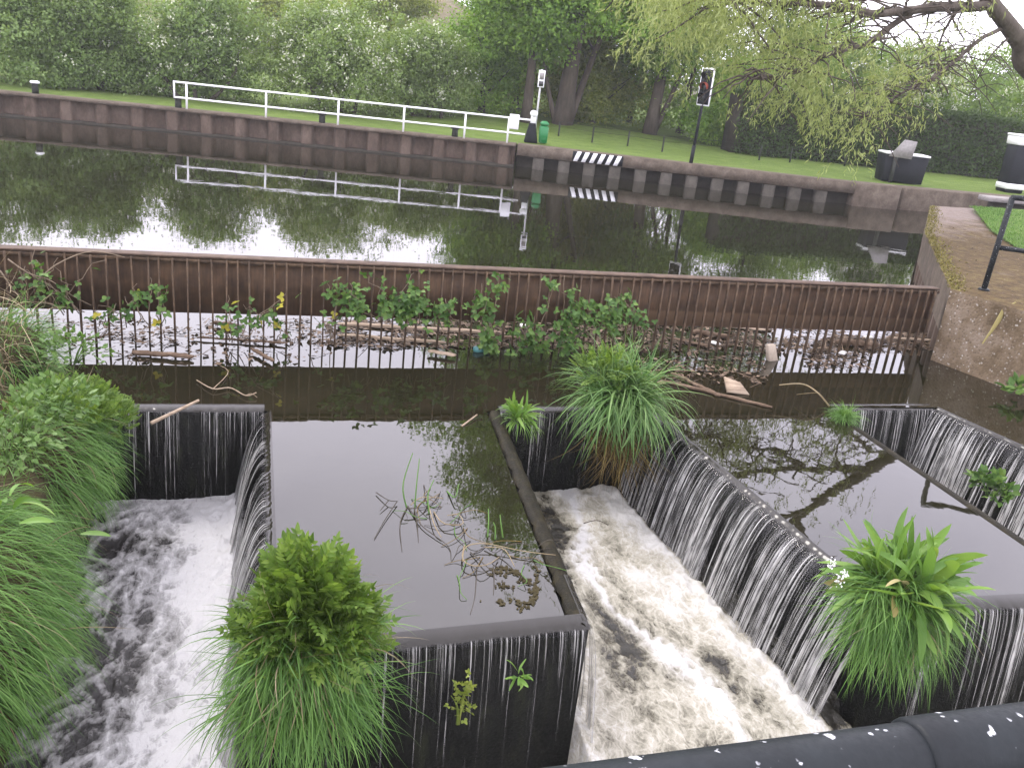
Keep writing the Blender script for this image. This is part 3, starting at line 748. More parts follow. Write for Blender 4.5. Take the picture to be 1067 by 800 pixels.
strip(pts, 0.07, -0.80, 0.862, 0.985).build('capping', M['coping'], spw)
strip(pts, 0.03, -0.36, -0.10, 0.075).build('waling', M['recess'], spw)
pcw = thing('piled_stone_wall', 'brown stone coped wall on stubby concrete piles with dark openings, right of the railing', 'retaining wall', (18, 36, 0))
pts2 = along(10.62, 26.6)
strip(pts2, 0.05, -0.85, 0.52, 0.99).build('coping', M['coping'], pcw)
strip(pts2, -0.52, -0.75, -0.8, 0.515).build('back_wall', M['recess'], pcw)
rs, u = resample(pts2, 1.13)
for i in range(len(rs) - 3):
    q = rs[i + 1] if i + 1 < len(rs) else rs[i]; tt = pts2[-1] - pts2[0]
    d = rs[min(i + 2, len(rs) - 1)] - rs[i]; rz = math.atan2(d[1], d[0])
    MB().box((q[0] + .26 * math.sin(rz), q[1] - .26 * -math.cos(rz), -0.145), (0.50, 0.46, 1.31), rz, 0.02).build('pile', M['pier'], pcw)
nib = MB().box((25.9, 34.45, 0.1), (2.1, 0.95, 1.8), -0.17, 0.04)
nib.build('end_block', M['coping'], pcw)
# lock side beyond the block
lock = thing('lock_wall', 'concrete lock side wall right of the dark joint, under the grey gate beam', 'wall', (30, 34.5, 0))
MB().box((34.0, 34.15, 0.07), (13.6, 1.0, 1.80), -0.06, 0.03).build('lock_side', M['coping'], lock)
p0 = at(1003, 205, 1.02); 
lg = thing('lock_gate', 'grey timber lock gate beam with dark gate face below it at the lock mouth', 'lock gate', (31, 32.6, 0))
MB().box((35.2, 32.75, 0.92), (9.4, 0.75, 0.20), -0.055, 0.02).build('walkway', M['timber_grey'], lg)
MB().box((35.4, 32.95, 0.2), (8.6, 0.35, 1.2), -0.055, 0.01).build('gate_face', M['recess'], lg)

# ================================================================== RIGHT ABUTMENT
ISL = [(12.0, 13.15), (16.6, 19.6), (22.2, 26.3), (46, 28.2), (60, 20), (60, -5), (16.5, -5), (14.8, 3.0), (12.46, 11.3)]
ab = thing('abutment', 'rough brown concrete abutment at the right end of the trash screen carrying the mossy path', 'abutment', (14, 13, 0))
zt = [1.36, 1.32, 1.22, 1.22, 1.3, 1.36, 1.36, 1.36, 1.36]
mbA = MB()
# walls as separate skirts so that a chamfered lip can sit on them
k = len(ISL)
P = np.array(ISL); Vb = np.c_[P, np.full(k, -1.8)]; Vt = np.c_[P, np.array(zt)]
def subdiv_wall(p, q, z0, za, zb, n=24, m_=10, rag=0.02):
    p = np.array(p); q = np.array(q); tt = (q - p) / np.linalg.norm(q - p); nn = np.array([tt[1], -tt[0]])
    a_, b_ = np.meshgrid(np.linspace(0, 1, n), np.linspace(0, 1, m_), indexing='ij')
    xy = p + (q - p) * a_[..., None]; zz = z0 + ((za + (zb - za) * a_) - z0) * b_
    off = rag * fbm(np.concatenate([xy * 1.6, zz[..., None] * 1.6], -1), 3) * (b_ < .999)
    xy = xy + nn * off[..., None]
    return np.concatenate([xy, zz[..., None]], -1).reshape(-1, 3), grid_faces(n, m_)
front = MB(); front.add(*subdiv_wall(ISL[8], ISL[0], -1.8, 1.36, 1.36)); front.add(*subdiv_wall(ISL[7], ISL[8], -1.8, 1.36, 1.36)); front.add(*subdiv_wall(ISL[6], ISL[7], -1.8, 1.36, 1.36))
front.build('face', M['aggregate'], ab, smooth=True)
side = MB(); side.add(*subdiv_wall(ISL[0], ISL[1], 0.55, 1.36, 1.32)); side.add(*subdiv_wall(ISL[1], ISL[2], 0.55, 1.32, 1.22)); side.add(*subdiv_wall(ISL[2], ISL[3], -1.8, 1.22, 1.22))
side.build('side_wall', M['coping'], ab, smooth=True)
# piles under the side wall, seen as dark ribs
pl = np.array([ISL[0], ISL[1], ISL[2]]); rs, u = resample(pl, 0.05); ph = (u % 0.8) / 0.8
dep = np.where(ph < .35, 0, np.where(ph < .5, (ph - .35) / .15, np.where(ph < .85, 1, 1 - (ph - .85) / .15))) * 0.22 + 0.03
t = np.gradient(rs, axis=0); t /= np.linalg.norm(t, axis=1)[:, None]; fp = rs - np.stack([-t[:, 1], t[:, 0]], 1) * dep[:, None]
fp = rs + np.stack([t[:, 1], -t[:, 0]], 1) * dep[:, None]
k = len(fp); V = np.concatenate([np.c_[fp, np.full(k, -.8)], np.c_[fp, np.full(k, 0.55)]]); j = np.arange(k - 1)
MB().add(V, np.stack([j, j + 1, k + j + 1, k + j], 1)).build('side_piles', M['pile'], ab)
struct(MB().sheet(ISL, zt).build('path', M['path']))
gz = 1.385
GL = [at(1013, 214.5, gz)[:2], at(1021, 224, gz)[:2], at(1034, 240, gz)[:2], at(1067, 262, gz)[:2], at(1100, 275, gz)[:2], (22, 6), (24, -5), (58, -4), (58, 19), (45, 27.2), (26, 25.6)]
gl_ = [GL[0], GL[1], GL[2], GL[3], GL[4], GL[5], GL[6], GL[7], GL[8], GL[9]]
struct(MB().sheet(gl_, 1.372).build('lawn', M['lawn']))
# left bank -----------------------------------------------------------------
ED = np.array([(-1.95, -3), (-1.95, 4), (-1.95, 8), (-1.98, 10.8), (-2.5, 11.8), (-3.5, 13.0), (-5.4, 16), (-9, 22), (-20, 44), (-24, 52)])
rs, u = resample(ED, 0.25)
t = np.gradient(rs, axis=0); t /= np.linalg.norm(t, axis=1)[:, None]; nn = np.stack([-t[:, 1], t[:, 0]], 1)
ss = np.concatenate([[0, 0, 0.04], np.linspace(0.15, 4, 24), [6, 10, 20, 60]])
zz = np.concatenate([[-2.3, 0.0, 0.16], 0.2 + 1.35 * sstep(0, 2.6, np.linspace(0.15, 4, 24)), [1.6, 1.6, 1.5, 1.4]])
V = np.zeros((len(rs), len(ss), 3)); V[..., :2] = rs[:, None] + nn[:, None] * ss[None, :, None]
V[..., 2] = zz[None] + 0.12 * fbm(V * np.array([1, 1, 0]) * 1.1, 3) * (ss > 0.02)
lb = V.copy()
struct(MB().add(V.reshape(-1, 3), grid_faces(len(rs), len(ss))[:, ::-1]).build('bank', M['earth'], smooth=True))
def bank_point(s, x_off, rng=RNG):
    pass

# ================================================================== FAR BANK FURNITURE
def bpt(px, py, z=0.99):
    return at(px, py, z)
# white railing
rail = thing('white_railing', 'long white two rail steel railing on the far sheet pile wall', 'railing', (3, 40.6, 0.98))
xs_ = [-3.25, 0.0, 3.0, 5.75, 8.35, 10.2]
base = 0.985
pp = [(q, float(bank_y(q)) + 0.18) for q in [-3.75] + xs_ + [11.15]]
for q in xs_:
    MB().tube([(q, float(bank_y(q)) + .18, base - .03), (q, float(bank_y(q)) + .18, base + 1.08)], 0.045, 8).build('post', M['white'], rail)
for h in (1.06, 0.44):
    L_ = [(q[0], q[1], base + h) for q in pp]
    if h < 1:
        L_ = L_[:-1] + [(10.9, L_[-1][1], base + h)]
    MB().tube(L_, 0.040, 8).build('rail', M['white'], rail)
MB().tube([(pp[0][0], pp[0][1], base + .40), (pp[0][0], pp[0][1], base + 1.10)], 0.038, 8).build('end_bar', M['white'], rail)
pb = (10.28, float(bank_y(10.28)) + .12)
MB().box((pb[0] + .12, pb[1] - .05, base + .92), (0.42, 0.03, 0.62), -0.2, 0.01).build('notice_board', M['white'], rail)
# paddle gear: black tapered stand with a white head
pgx = 11.75; pgy = 40.6
pg = thing('paddle_gear', 'dark grey tapered gear stand with white painted head beside the green bin', 'winding gear', (pgx, pgy, .95))
MB().box((pgx, pgy, 1.38), (0.62, 0.5, 0.86), -.2, 0.02, taper=(0.45, 0.5)).build('stand', M['black'], pg)
MB().box((pgx + .02, pgy, 1.95), (0.24, 0.22, 0.34), -.2, 0.03).build('neck', M['white'], pg)
MB().tube([(pgx + .02, pgy - .14, 2.22), (pgx + .02, pgy + .14, 2.22)], 0.15, 12).build('gear_head', M['white'], pg)
bnx, bny = 12.25, 40.35
bin_ = thing('litter_bin', 'bright green plastic litter bin at the end of the white railing', 'bin', (bnx, bny, .95))
MB().box((bnx, bny, 1.36), (0.36, 0.36, 0.78), -.2, 0.05, taper=(1.15, 1.15)).build('bin_body', M['green'], bin_)
MB().box((bnx, bny, 1.85), (0.47, 0.46, 0.22), -.2, 0.09, taper=(0.75, 0.75)).build('lid', M['green'], bin_)
sx, sy = 12.05, 41.1
sg = thing('sign_post', 'thin grey pole with small white notice board rising behind the green bin', 'sign', (sx, sy, .95))
MB().tube([(sx, sy, .9), (sx + .02, sy, 4.15)], 0.045, 8).build('pole', M['pole'], sg)
MB().box((sx + .02, sy - .06, 3.74), (0.30, 0.03, 0.74), -.2, 0.01).build('sign_board', M['white'], sg)
MB().box((sx + .02, sy - .08, 3.53), (0.20, 0.012, 0.22), -.2).build('sign_panel', M['glass_dark'], sg)
MB().box((sx + .02, sy - .08, 3.86), (0.20, 0.012, 0.28), -.2).build('sign_panel', M['grey'], sg)
# bollards on the sheet piling
def bollard(x, h, white, label):
    y = float(bank_y(x)) + 0.45
    b = thing('mooring_bollard', label, 'bollard', (x, y, .95), 'bollards on the far quay')
    MB().tube([(x, y, .93), (x, y, .96 + h), (x, y, 1.0 + h)], [.14, .13, .10], 12).build('post', M['bollard'], b)
    MB().tube([(x, y, .98 + h), (x, y, 1.05 + h), (x, y, 1.08 + h)], [.19, .19, .12], 12).build('cap', M['white'] if white else M['bollard'], b)
bollard(-9.3, 0.42, True, 'black mooring bollard with white cap on the quay in front of the leftmost bushes')
bollard(-3.62, 0.36, False, 'dark mooring bollard just left of the first white railing post')
bollard(2.35, 0.34, False, 'dark mooring bollard behind the second white railing post')
bollard(8.0, 0.34, False, 'dark mooring bollard under the white railing nearest the green bin')
# striped marker on the coping
mk_ = thing('striped_marker', 'black panel with six slanting white stripes on the coped wall', 'marker', (14.6, 37.3, .7))
A = np.array([12.95, bank_y(12.95)]); Bp = np.array([15.05, bank_y(15.05)])
tt = (Bp - A) / np.linalg.norm(Bp - A); nn2 = np.array([tt[1], -tt[0]]); Lm = np.linalg.norm(Bp - A)
rz = math.atan2(tt[1], tt[0]); cxy = (A + Bp) / 2 + nn2 * 0.085
MB().box((*cxy, .77), (Lm, .03, .43), rz).build('panel', M['black'], mk_)
for i in range(6):
    s0 = 0.04 + i * (Lm - .1) / 6
    q = lambda s, z_, d: (*(A + tt * s + nn2 * d), z_)
    V = [q(s0, .56, .100), q(s0 + .185, .56, .100), q(s0 + .345, .982, .100), q(s0 + .16, .982, .100)]
    V2 = [q(s0, .56, .114), q(s0 + .185, .56, .114), q(s0 + .345, .982, .114), q(s0 + .16, .982, .114)]
    MB().add(V + V2, np.array([[4, 5, 6, 7], [3, 2, 1, 0], [0, 1, 5, 4], [1, 2, 6, 5], [2, 3, 7, 6], [3, 0, 4, 7]])).build('stripe', M['white'], mk_)
# traffic light
tx_, ty_ = 18.05, 36.75
tl = thing('traffic_light', 'black pole traffic light with white edged head and orange hood on the far grass', 'traffic light', (tx_, ty_, .95))
lean = np.array([0.10, 0.0])
MB().tube([(tx_, ty_, .9), (tx_ + .10, ty_, 4.75)], 0.062, 10).build('pole', M['black'], tl)
MB().tube([(tx_, ty_, .9), (tx_ + .02, ty_, 1.75)], 0.085, 10).build('pole_sleeve', M['black'], tl)
hx, hy, hz = tx_ + .02, ty_ - .16, 4.20
rzh = -1.15
MB().box((hx, hy, hz), (0.70, 0.04, 1.55), rzh, 0.01).build('white_border', M['white'], tl)
MB().box((hx - .03 * math.sin(-rzh), hy - .03 * math.cos(rzh), hz), (0.58, 0.05, 1.43), rzh, 0.01).build('backboard', M['black'], tl)
dirh = np.array([math.sin(rzh), -math.cos(rzh)])
for i, zc in enumerate((0.42, 0.0, -0.42)):
    c0 = np.array([hx, hy]) + dirh * 0.06
    MB().tube([(*c0, hz + zc), (*(c0 + dirh * .05), hz + zc)], 0.16, 14).build('lens', M['glass_dark'], tl)
    # hood: upper three quarters of a short tube
    N = 14; V = []
    for r_, e in ((0.185, 0.0), (0.185, 0.24)):
        for q in range(N + 1):
            an = math.radians(-30 + 240 * q / N); side_ = np.array([math.cos(rzh), math.sin(rzh)])
            V.append((*(c0 + side_ * r_ * math.cos(an) + dirh * (e * (0.6 + 0.4 * math.sin(an)))), hz + zc + r_ * math.sin(an)))
    hd = MB().add(V, grid_faces(2, N + 1)); hd.build('hood', M['orange'] if i == 1 else M['black'], tl)
# black lock machinery block with white top
def lk(px, py, z=1.0):
    return at(px, py, z)
bl = lk(918, 187.5); br = lk(962, 192.5)
c = (bl + br) / 2; wv = br - bl; wl = np.linalg.norm(wv[:2]); rzb = math.atan2(wv[1], wv[0])
bb = thing('lock_beam', 'black block with white top edge and grey tapering plate standing on the stone wall', 'lock beam', (c[0], c[1], 1))
dn = np.array([-math.sin(rzb), math.cos(rzb)])
cc = c[:2] + dn * 0.6
MB().box((*cc, 1.58), (wl * .93, 1.1, 1.22), rzb, 0.02, taper=(1.10, 1.0)).build('block', M['black'], bb)
MB().box((*cc, 2.235), (wl * 1.04, 1.2, 0.085), rzb, 0.015).build('white_top', M['white'], bb)
tv_ = np.array([math.cos(rzb), math.sin(rzb)])
c3 = c[:2] - tv_ * wl * .16 - dn * 0.10
def plate3(pts2d, z, th, name, mat, par):
    pass
q = lambda s, z_, d: (*(c3 + tv_ * s + dn * d), z_)
poly = [(-.62, 2.10), (.42, 2.06), (.50, 2.86), (-.06, 2.90)]
V = [q(s, z_, -.06) for s, z_ in poly] + [q(s, z_, .02) for s, z_ in poly]
MB().add(V, np.array([[0, 1, 2, 3], [7, 6, 5, 4], [4, 5, 1, 0], [5, 6, 2, 1], [6, 7, 3, 2], [7, 4, 0, 3]])).build('plate', M['grey'], bb)
MB().box((*(c3 - tv_ * .28), 1.52), (0.16, 0.08, 1.18), rzb).build('stem', M['bollard'], bb)
# tall black post at the right
g0 = lk(1054, 200); 
pt = thing('lock_post', 'tall black post with white cap and white foot band at the right of the lock', 'post', (g0[0], g0[1], 1))
gx_, gy_ = float(g0[0]) + .2, float(g0[1]) + .4
MB().box((gx_, gy_, 2.05), (0.92, 0.8, 2.2), -.15, 0.03, taper=(1.06, 1.06)).build('shaft', M['black'], pt)
MB().box((gx_, gy_, 3.36), (1.06, .92, 0.40), -.15, 0.03, taper=(1.04, 1.04)).build('cap', M['white'], pt)
MB().box((gx_, gy_, 3.61), (1.14, 1.0, 0.10), -.15, 0.02).build('cap_slab', M['white'], pt)
MB().box((gx_, gy_, 1.24), (0.99, .87, 0.26), -.15, 0.02).build('foot_band', M['white'], pt)
MB().box((gx_ + 1.9, gy_ - .3, 1.75), (0.5, 0.5, 1.5), -.15, 0.03).build('side_post', M['white'], pt)
# low dark posts on the grass
fence_pts = [(582, 141), (617, 147), (654, 151), (690, 157), (791, 166), (823, 168), (880, 172)]
fp_ = []
for (px, py) in fence_pts:
    q = at(px, py, 1.0); fp_.append(q)
fe = thing('post_and_wire_fence', 'low dark post and wire fence between the lawn and the trees', 'fence', fp_[2])
for q in fp_:
    MB().box((q[0], q[1], 1.25), (0.07, 0.07, 0.85), 0.1, 0.01).build('post', M['bollard'], fe)
for h in (1.45, 1.70):
    MB().tube([(q[0], q[1] - .06, h) for q in fp_], 0.008, 4).build('wire', M['bollard'], fe)

# right path railing
rp = at(1025, 302, 1.36); tp = aty(1055, 206, rp[1])
rr = thing('path_railing', 'worn black tube railing on the abutment path with a post and two rails', 'railing', rp)
H_ = tp[2]
end = np.array([rp[0] + 4.2, rp[1] - 1.9])
MB().tube([(rp[0], rp[1], 1.34), (tp[0], tp[1], H_)], 0.052, 12).build('post', M['rail'], rr)
MB().tube([(rp[0], rp[1], 1.35), (rp[0], rp[1], 1.39)], [0.11, 0.09], 12).build('base_plate', M['rail'], rr)
MB().tube([(tp[0] - .02, tp[1], H_), (tp[0] + .3, tp[1] - .1, H_ + .012), (end[0], end[1], H_)], 0.05, 12).build('rail', M['rail'], rr)
md = aty(1040, 258, rp[1])
MB().tube([(md[0], md[1], md[2]), (end[0], end[1], md[2])], 0.045, 12).build('rail', M['rail'], rr)
MB().tube([(end[0], end[1], 1.34), (end[0], end[1], H_)], 0.05, 12).build('post', M['rail'], rr)

# near handrail of the footbridge
def on_plane(px, py, z):
    return at(px, py, z)
zr = 3.80
h0 = on_plane(600, 842, zr); h1 = on_plane(1067, 775, zr)
fbr = thing('footbridge', 'black painted tube handrail with chipped white specks and a collar, close in front', 'handrail', (0.5, .5, 2.7))
dv = (h1 - h0) / np.linalg.norm(h1 - h0)
pA = h0 - dv * 3.0; pB = h1 + dv * 3.0
PR = 0.036
MB().tube([pA + (pB - pA) * i / 40 for i in range(41)], PR, 28).build('handrail', M['rail'], fbr, smooth=True)
cq = on_plane(950, 790, zr); tq = (cq - pA).dot(dv); cq = pA + dv * tq
MB().tube([cq - dv * .005, cq - dv * .003, cq + dv * .001, cq + dv * .7, cq + dv * .703], [PR - .001, PR + .003, PR + .0045, PR + .0045, PR - .001], 28).build('sleeve', M['rail'], fbr, smooth=True)
for e in (pA + dv * .25, pB - dv * .25):
    MB().tube([(e[0], e[1], 2.66), (e[0], e[1], zr)], 0.03, 12).build('post', M['rail'], fbr)
mid = (pA + pB) / 2; rzd = math.atan2(dv[1], dv[0])
MB().box((mid[0] + .35 * math.sin(rzd), mid[1] - .35 * math.cos(rzd), 2.58), (np.linalg.norm(pB - pA), 1.0, 0.16), rzd, 0.01).build('deck', M['timber_grey'], fbr)

# ================================================================== TREES AND HEDGES
def crown_mesh(clumps, tips, per, size, spread, rng, tv=LEAF_V, tf=LEAF_F, shell=0.55, flat=0.6, hang=0.0, low=None):
    """clumps: (x, y, z, rx, ry, rz); twig tips scattered in them, each tip carrying a spray of leaves"""
    cl = np.array(clumps, float); vol = cl[:, 3] * cl[:, 4] + cl[:, 4] * cl[:, 5]; vol /= vol.sum()
    idx = rng.choice(len(cl), tips, p=vol)
    d = rdir(tips, rng); r = shell + (1.05 - shell) * rng.random(tips) ** 0.7
    ctr = cl[idx, :3] + d * cl[idx, 3:] * r[:, None]
    if low is not None:
        ctr[:, 2] = np.maximum(ctr[:, 2], low + rng.random(tips) * .6)
    sp = spread * (0.6 + 0.8 * rng.random(tips))
    c = np.repeat(ctr, per, 0); s = np.repeat(sp, per)
    off = rng.normal(size=(tips * per, 3)) * s[:, None] * np.array([1, 1, flat]) * 0.6
    loc = c + off
    if hang:
        loc[:, 2] -= hang * np.abs(off[:, 0] + off[:, 1])
    al = rdir(tips * per, rng) + np.repeat(d, per, 0) * 0.5 + np.array([0, 0, -0.25 - hang])
    nr = rdir(tips * per, rng) * 0.8 + np.array([0, 0, 0.9]) + np.repeat(d, per, 0) * 0.5
    mb = MB(); scatter(mb, tv, tf, loc, al, nr, size * (0.6 + 0.8 * rng.random(tips * per)))
    return mb, ctr, d
def limbs(mb, base, top, r0, n, spread, rng, sub=True, start=0.35):
    base = np.array(base, float); top = np.array(top, float)
    k = 12; t = np.linspace(0, 1, k)
    bend = rng.normal(size=3) * np.array([.35, .35, 0])
    P = base + (top - base) * t[:, None] + bend * np.sin(t * math.pi)[:, None] * 0.7
    R = r0 * (1 - t * .82); R[0] *= 1.35; R[1] *= 1.08
    mb.tube(P, R, 10)
    for i in range(n):
        t0 = start + (0.95 - start) * (i + rng.random()) / n
        b = base + (top - base) * t0 + bend * math.sin(t0 * math.pi) * .7
        an = rng.random() * 6.28; L_ = spread * (1.1 - t0 * .6) * (0.6 + 0.6 * rng.random())
        e = b + np.array([math.cos(an) * L_, math.sin(an) * L_, L_ * (0.5 + 0.7 * rng.random())])
        mpt = (b + e) / 2 + np.array([0, 0, -L_ * .10])
        s_ = np.linspace(0, 1, 6)[:, None]
        Q = (1 - s_) ** 2 * b + 2 * s_ * (1 - s_) * mpt + s_ ** 2 * e
        mb.tube(Q, r0 * (1 - t0 * .8) * .5 * np.linspace(1, .2, 6), 6)
def tree(name, label, cat, x, y, z, clumps, mat, tips, per, size, spread, seed, trunk=None, group=None, blossom=0, bmat='bark_dark', low=None, shell=0.55, bzone=None, parts_crown='crown', tv=LEAF_V, tf=LEAF_F):
    rng = np.random.default_rng(seed)
    o = thing(name, label, cat, (x, y, z), group)
    cl = [(x + c[0], y + c[1], z + c[2], c[3], c[4], c[5]) for c in clumps]
    mb, ctr, d = crown_mesh(cl, tips, per, size, spread, rng, tv, tf, shell, low=low)
    mb.build(parts_crown, M[mat], o)
    if trunk:
        tb = MB()
        for (bx, by, tx2, ty2, h, r, n, sp, st) in trunk:
            limbs(tb, (x + bx, y + by, z - .2), (x + tx2, y + ty2, z + h), r, n, sp, rng, start=st)
        tb.build('trunk', M[bmat], o, smooth=True)
    if blossom:
        ok = ctr[(d[:, 1] < 0.35)]
        if bzone is not None:
            ok = ok[[bzone(p) for p in ok]]
        if len(ok):
            pk = ok[rng.integers(0, len(ok), blossom)]
            n2 = blossom * 7
            loc = np.repeat(pk + rng.normal(size=(blossom, 3)) * .22 + np.array([0, -.22, .12]), 7, 0) + rng.normal(size=(n2, 3)) * .10
            b = MB(); scatter(b, LEAF_V, LEAF_F, loc, rdir(n2, rng), rdir(n2, rng) + np.array([0, -1.0, .6]), 0.11 * (0.7 + 0.7 * rng.random(n2)))
            b.build('blossom', M['blossom'], o)
    return o
def bush(n, w, h, rng, base=0.3):
    """a heap of overlapping clumps reaching the ground"""
    out = []
    for i in range(n):
        a_ = rng.random() * 6.28; r = w * .5 * rng.random() ** .5; zc = base + (h - base) * rng.random() ** .8
        k = 1 - 0.55 * (zc / h) ** 2
        s = w * (0.17 + 0.13 * rng.random())
        out.append((math.cos(a_) * r * k, math.sin(a_) * r * k * .8, min(zc, h - s * .6), s * 1.1, s, s * .9))
    return out
def terrain(x, y):
    t_ = y - float(bank_y(x)) - .75
    return .93 + 17 * float(sstep(25, 95, t_)) * (1 - float(sstep(-5, 48, x - t_ * .06))) + .9 * float(sstep(6, 25, t_)) * (1 - float(sstep(10, 30, x)))
rg = np.random.default_rng(21)
HAW = 'hawthorn bushes along the far bank'
haw = [  # x, y, width, height, material, blossom, label
    (-21, 50.5, 9, 5.4, 'hawthorn', 80, 'hawthorn bush at the far left edge behind the bollard with white cap'),
    (-14.0, 50.0, 8, 5.2, 'hawthorn', 50, 'dark hawthorn bush with bare stems showing at its foot, left end of the row'),
    (-8.6, 49.8, 6.5, 4.7, 'hawthorn', 60, 'smaller hawthorn bush with twiggy dry foot, left of the white blossomed one'),
    (-3.4, 48.8, 6.2, 4.7, 'hawthorn', 300, 'tall hawthorn bush speckled with white blossom left of the white railing end'),
    (3.6, 49.5, 7.6, 4.7, 'hawthorn_pale', 480, 'broad pale hawthorn bush thick with white blossom behind the railing'),
    (8.4, 50.8, 5.0, 4.0, 'hawthorn_pale', 200, 'pale hawthorn bush with some blossom behind the middle of the railing'),
]
for i, (x, y, w_, h, mt, bl_, lab) in enumerate(haw):
    rg_ = np.random.default_rng(100 + i)
    tree('hawthorn_bush', lab, 'bush', x, y, 1.2, bush(22, w_, h, rg_), mt, 680, 60, 0.15, 0.55, 200 + i,
         trunk=[(q, -1.2, q * 2.5, -.5, h * .55, .10, 5, 1.6, .2) for q in (-.7, .1, .8)], group=HAW, blossom=bl_)
mids = [
    ('bushy_tree', 'dark leafy tree behind the right half of the white railing', 'tree', 12.4, 54.0, 6.5, 7.5, 'poplar', 0),
    ('bushy_tree', 'fresh yellow green bush in the gap between the two big trunks', 'tree', 20.2, 57.0, 8, 9, 'young', 0),
    ('bushy_tree', 'mid green tree behind the leaning trunk beside the traffic light', 'tree', 26.5, 56.5, 9, 15, 'poplar', 0),
    ('bushy_tree', 'tall dark green tree behind the traffic light', 'tree', 31.5, 54.5, 8, 14, 'mid', 0),
    ('bushy_tree', 'low dense bush at the foot of the forked trunk', 'tree', 19.6, 54.5, 5.0, 4.6, 'young', 0),
    ('bushy_tree', 'pale green bush low behind the green bin', 'tree', 15.6, 58.0, 6, 7.5, 'young', 0),
    ('bushy_tree', 'low dark bush under the trees just left of the traffic light', 'tree', 27.0, 50.0, 5.0, 4.6, 'poplar', 0),
    ('bushy_tree', 'rounded green tree beyond the hedge at the right', 'tree', 47, 60, 10, 7.2, 'mid', 0),
    ('bushy_tree', 'far green tree beyond the hedge behind the willow twigs', 'tree', 39.5, 62, 10, 8.6, 'mid', 0),
    ('bushy_tree', 'far green tree beyond the hedge at the right edge', 'tree', 56, 61, 10, 7.8, 'mid', 0),
    ('bushy_tree', 'hazy far tree high on the slope behind the blossoming bushes', 'tree', 1, 80, 9, 5, 'young', 0),
    ('bushy_tree', 'hazy far tree on the slope behind the left end of the row', 'tree', -14, 76, 12, 6, 'hawthorn_pale', 0),
    ('bushy_tree', 'hazy far tree on the slope above the middle of the railing', 'tree', 9, 76, 7, 6.5, 'young', 0),
    ('bushy_tree', 'dense green tree closing the gap between the bare trunk and the traffic light', 'tree', 25.5, 63.0, 8, 9, 'mid', 0),
    ('bushy_tree', 'far tree filling the gap above the yellow green bush', 'tree', 24, 74, 13, 14, 'young', 0),
]
for i, (nm, lab, cat, x, y, w_, h, mt, b_) in enumerate(mids):
    rg_ = np.random.default_rng(300 + i)
    far = y > 58
    tree(nm, lab, cat, x, y, terrain(x, y) - .1, bush(24, w_, h, rg_, 0.6), mt, 600, 54, 0.21 if far else 0.17, 0.7, 400 + i,
         trunk=[(0, 0, .5, 0, h * .7, .22, 8, 2.5, .2)], group='trees and bushes beyond the far lawn')
# the two big trunks and the thinner one
def tall(lab, x, y, z, h, lean, r, fork, clumps, mt, seed, tips=850):
    return tree('tall_tree', lab, 'tree', x, y, z, clumps, mt, tips, 56, 0.20, 0.8, seed, trunk=[(0, 0, lean[0], lean[1], h, r, 14, 4.2, .28)] + fork, group='tall trees at the back of the lawn', bmat='bark')
def highcrown(n, w, z0, z1, seed, lean=(0, 0)):
    r = np.random.default_rng(seed); o = []
    for i in range(n):
        zc = z0 + (z1 - z0) * r.random(); t = (zc - z0) / (z1 - z0); a_ = r.random() * 6.28; k = w * .5 * math.sin(math.pi * (0.16 + .8 * t)) ; q = k * r.random() ** .5
        s = w * (.12 + .10 * r.random())
        o.append((math.cos(a_) * q + lean[0] * zc, math.sin(a_) * q, zc, s * 1.1, s, s * .85))
    return o
tall('tall tree with a thick forked grey trunk leaning right, behind the green bin', 16.7, 51.5, 1.0, 24, (1.9, 0), 0.50, [(0.25, 0, 4.2, 1, 12, .24, 7, 3, .3), (-.2, .1, -1.6, 0, 10, .16, 5, 2.4, .35)], highcrown(44, 14, 4.6, 24, 1, (.02, 0)), 'poplar', 501, 2300)
tall('tall tree with a bare grey brown trunk leaning right, midway to the traffic light', 22.2, 51.4, 1.0, 20, (1.9, 0), 0.36, [(0.15, 0, 3.2, 0, 11, .16, 6, 3, .35)], highcrown(26, 9, 4.6, 20, 2, (.08, 0)), 'mid', 502, 800)
tall('thinner dark trunked tree straight behind the small white notice board', 14.4, 51.2, 1.0, 19, (.3, 0), 0.27, [], highcrown(20, 6.5, 4.6, 17, 3), 'poplar', 503, 750)
# clipped dark hedge on the right
rng_h = np.random.default_rng(77)
n = 42000
hx_ = 24.3 + rng_h.random(n) * 31; 
face = rng_h.random(n)
hz_ = 1.0 + 3.2 * rng_h.random(n); dy = rng_h.random(n) * 1.6
topm = face > .62
hz_ = np.where(topm, 4.15 + .12 * rng_h.normal(size=n), hz_); dyy = np.where(topm, dy, 0.18 * np.abs(rng_h.normal(size=n)))
wob_ = 0.28 * fbm(P3(hx_ * .8, hz_ * .9), 3)
loc = np.stack([hx_, 44.6 - (hx_ - 24) * .10 + dyy + wob_, hz_ + .25 * fbm(P3(hx_ * .5, dyy), 2) * topm], 1)
hd = thing('clipped_hedge', 'long dark green clipped hedge at the back of the lawn on the right', 'hedge', (38, 44, 1))
mb = MB(); scatter(mb, LEAF_V, LEAF_F, loc, rdir(n, rng_h) + [0, -.6, .2], rdir(n, rng_h) + [0, -.8, .6], 0.15 * (.6 + .8 * rng_h.random(n)))
mb.build('foliage', M['dark_hedge'], hd)
MB().box((39.6, 44.35, 2.45), (30.5, 1.2, 3.1), -.10).build('twigs', M['recess'], hd)
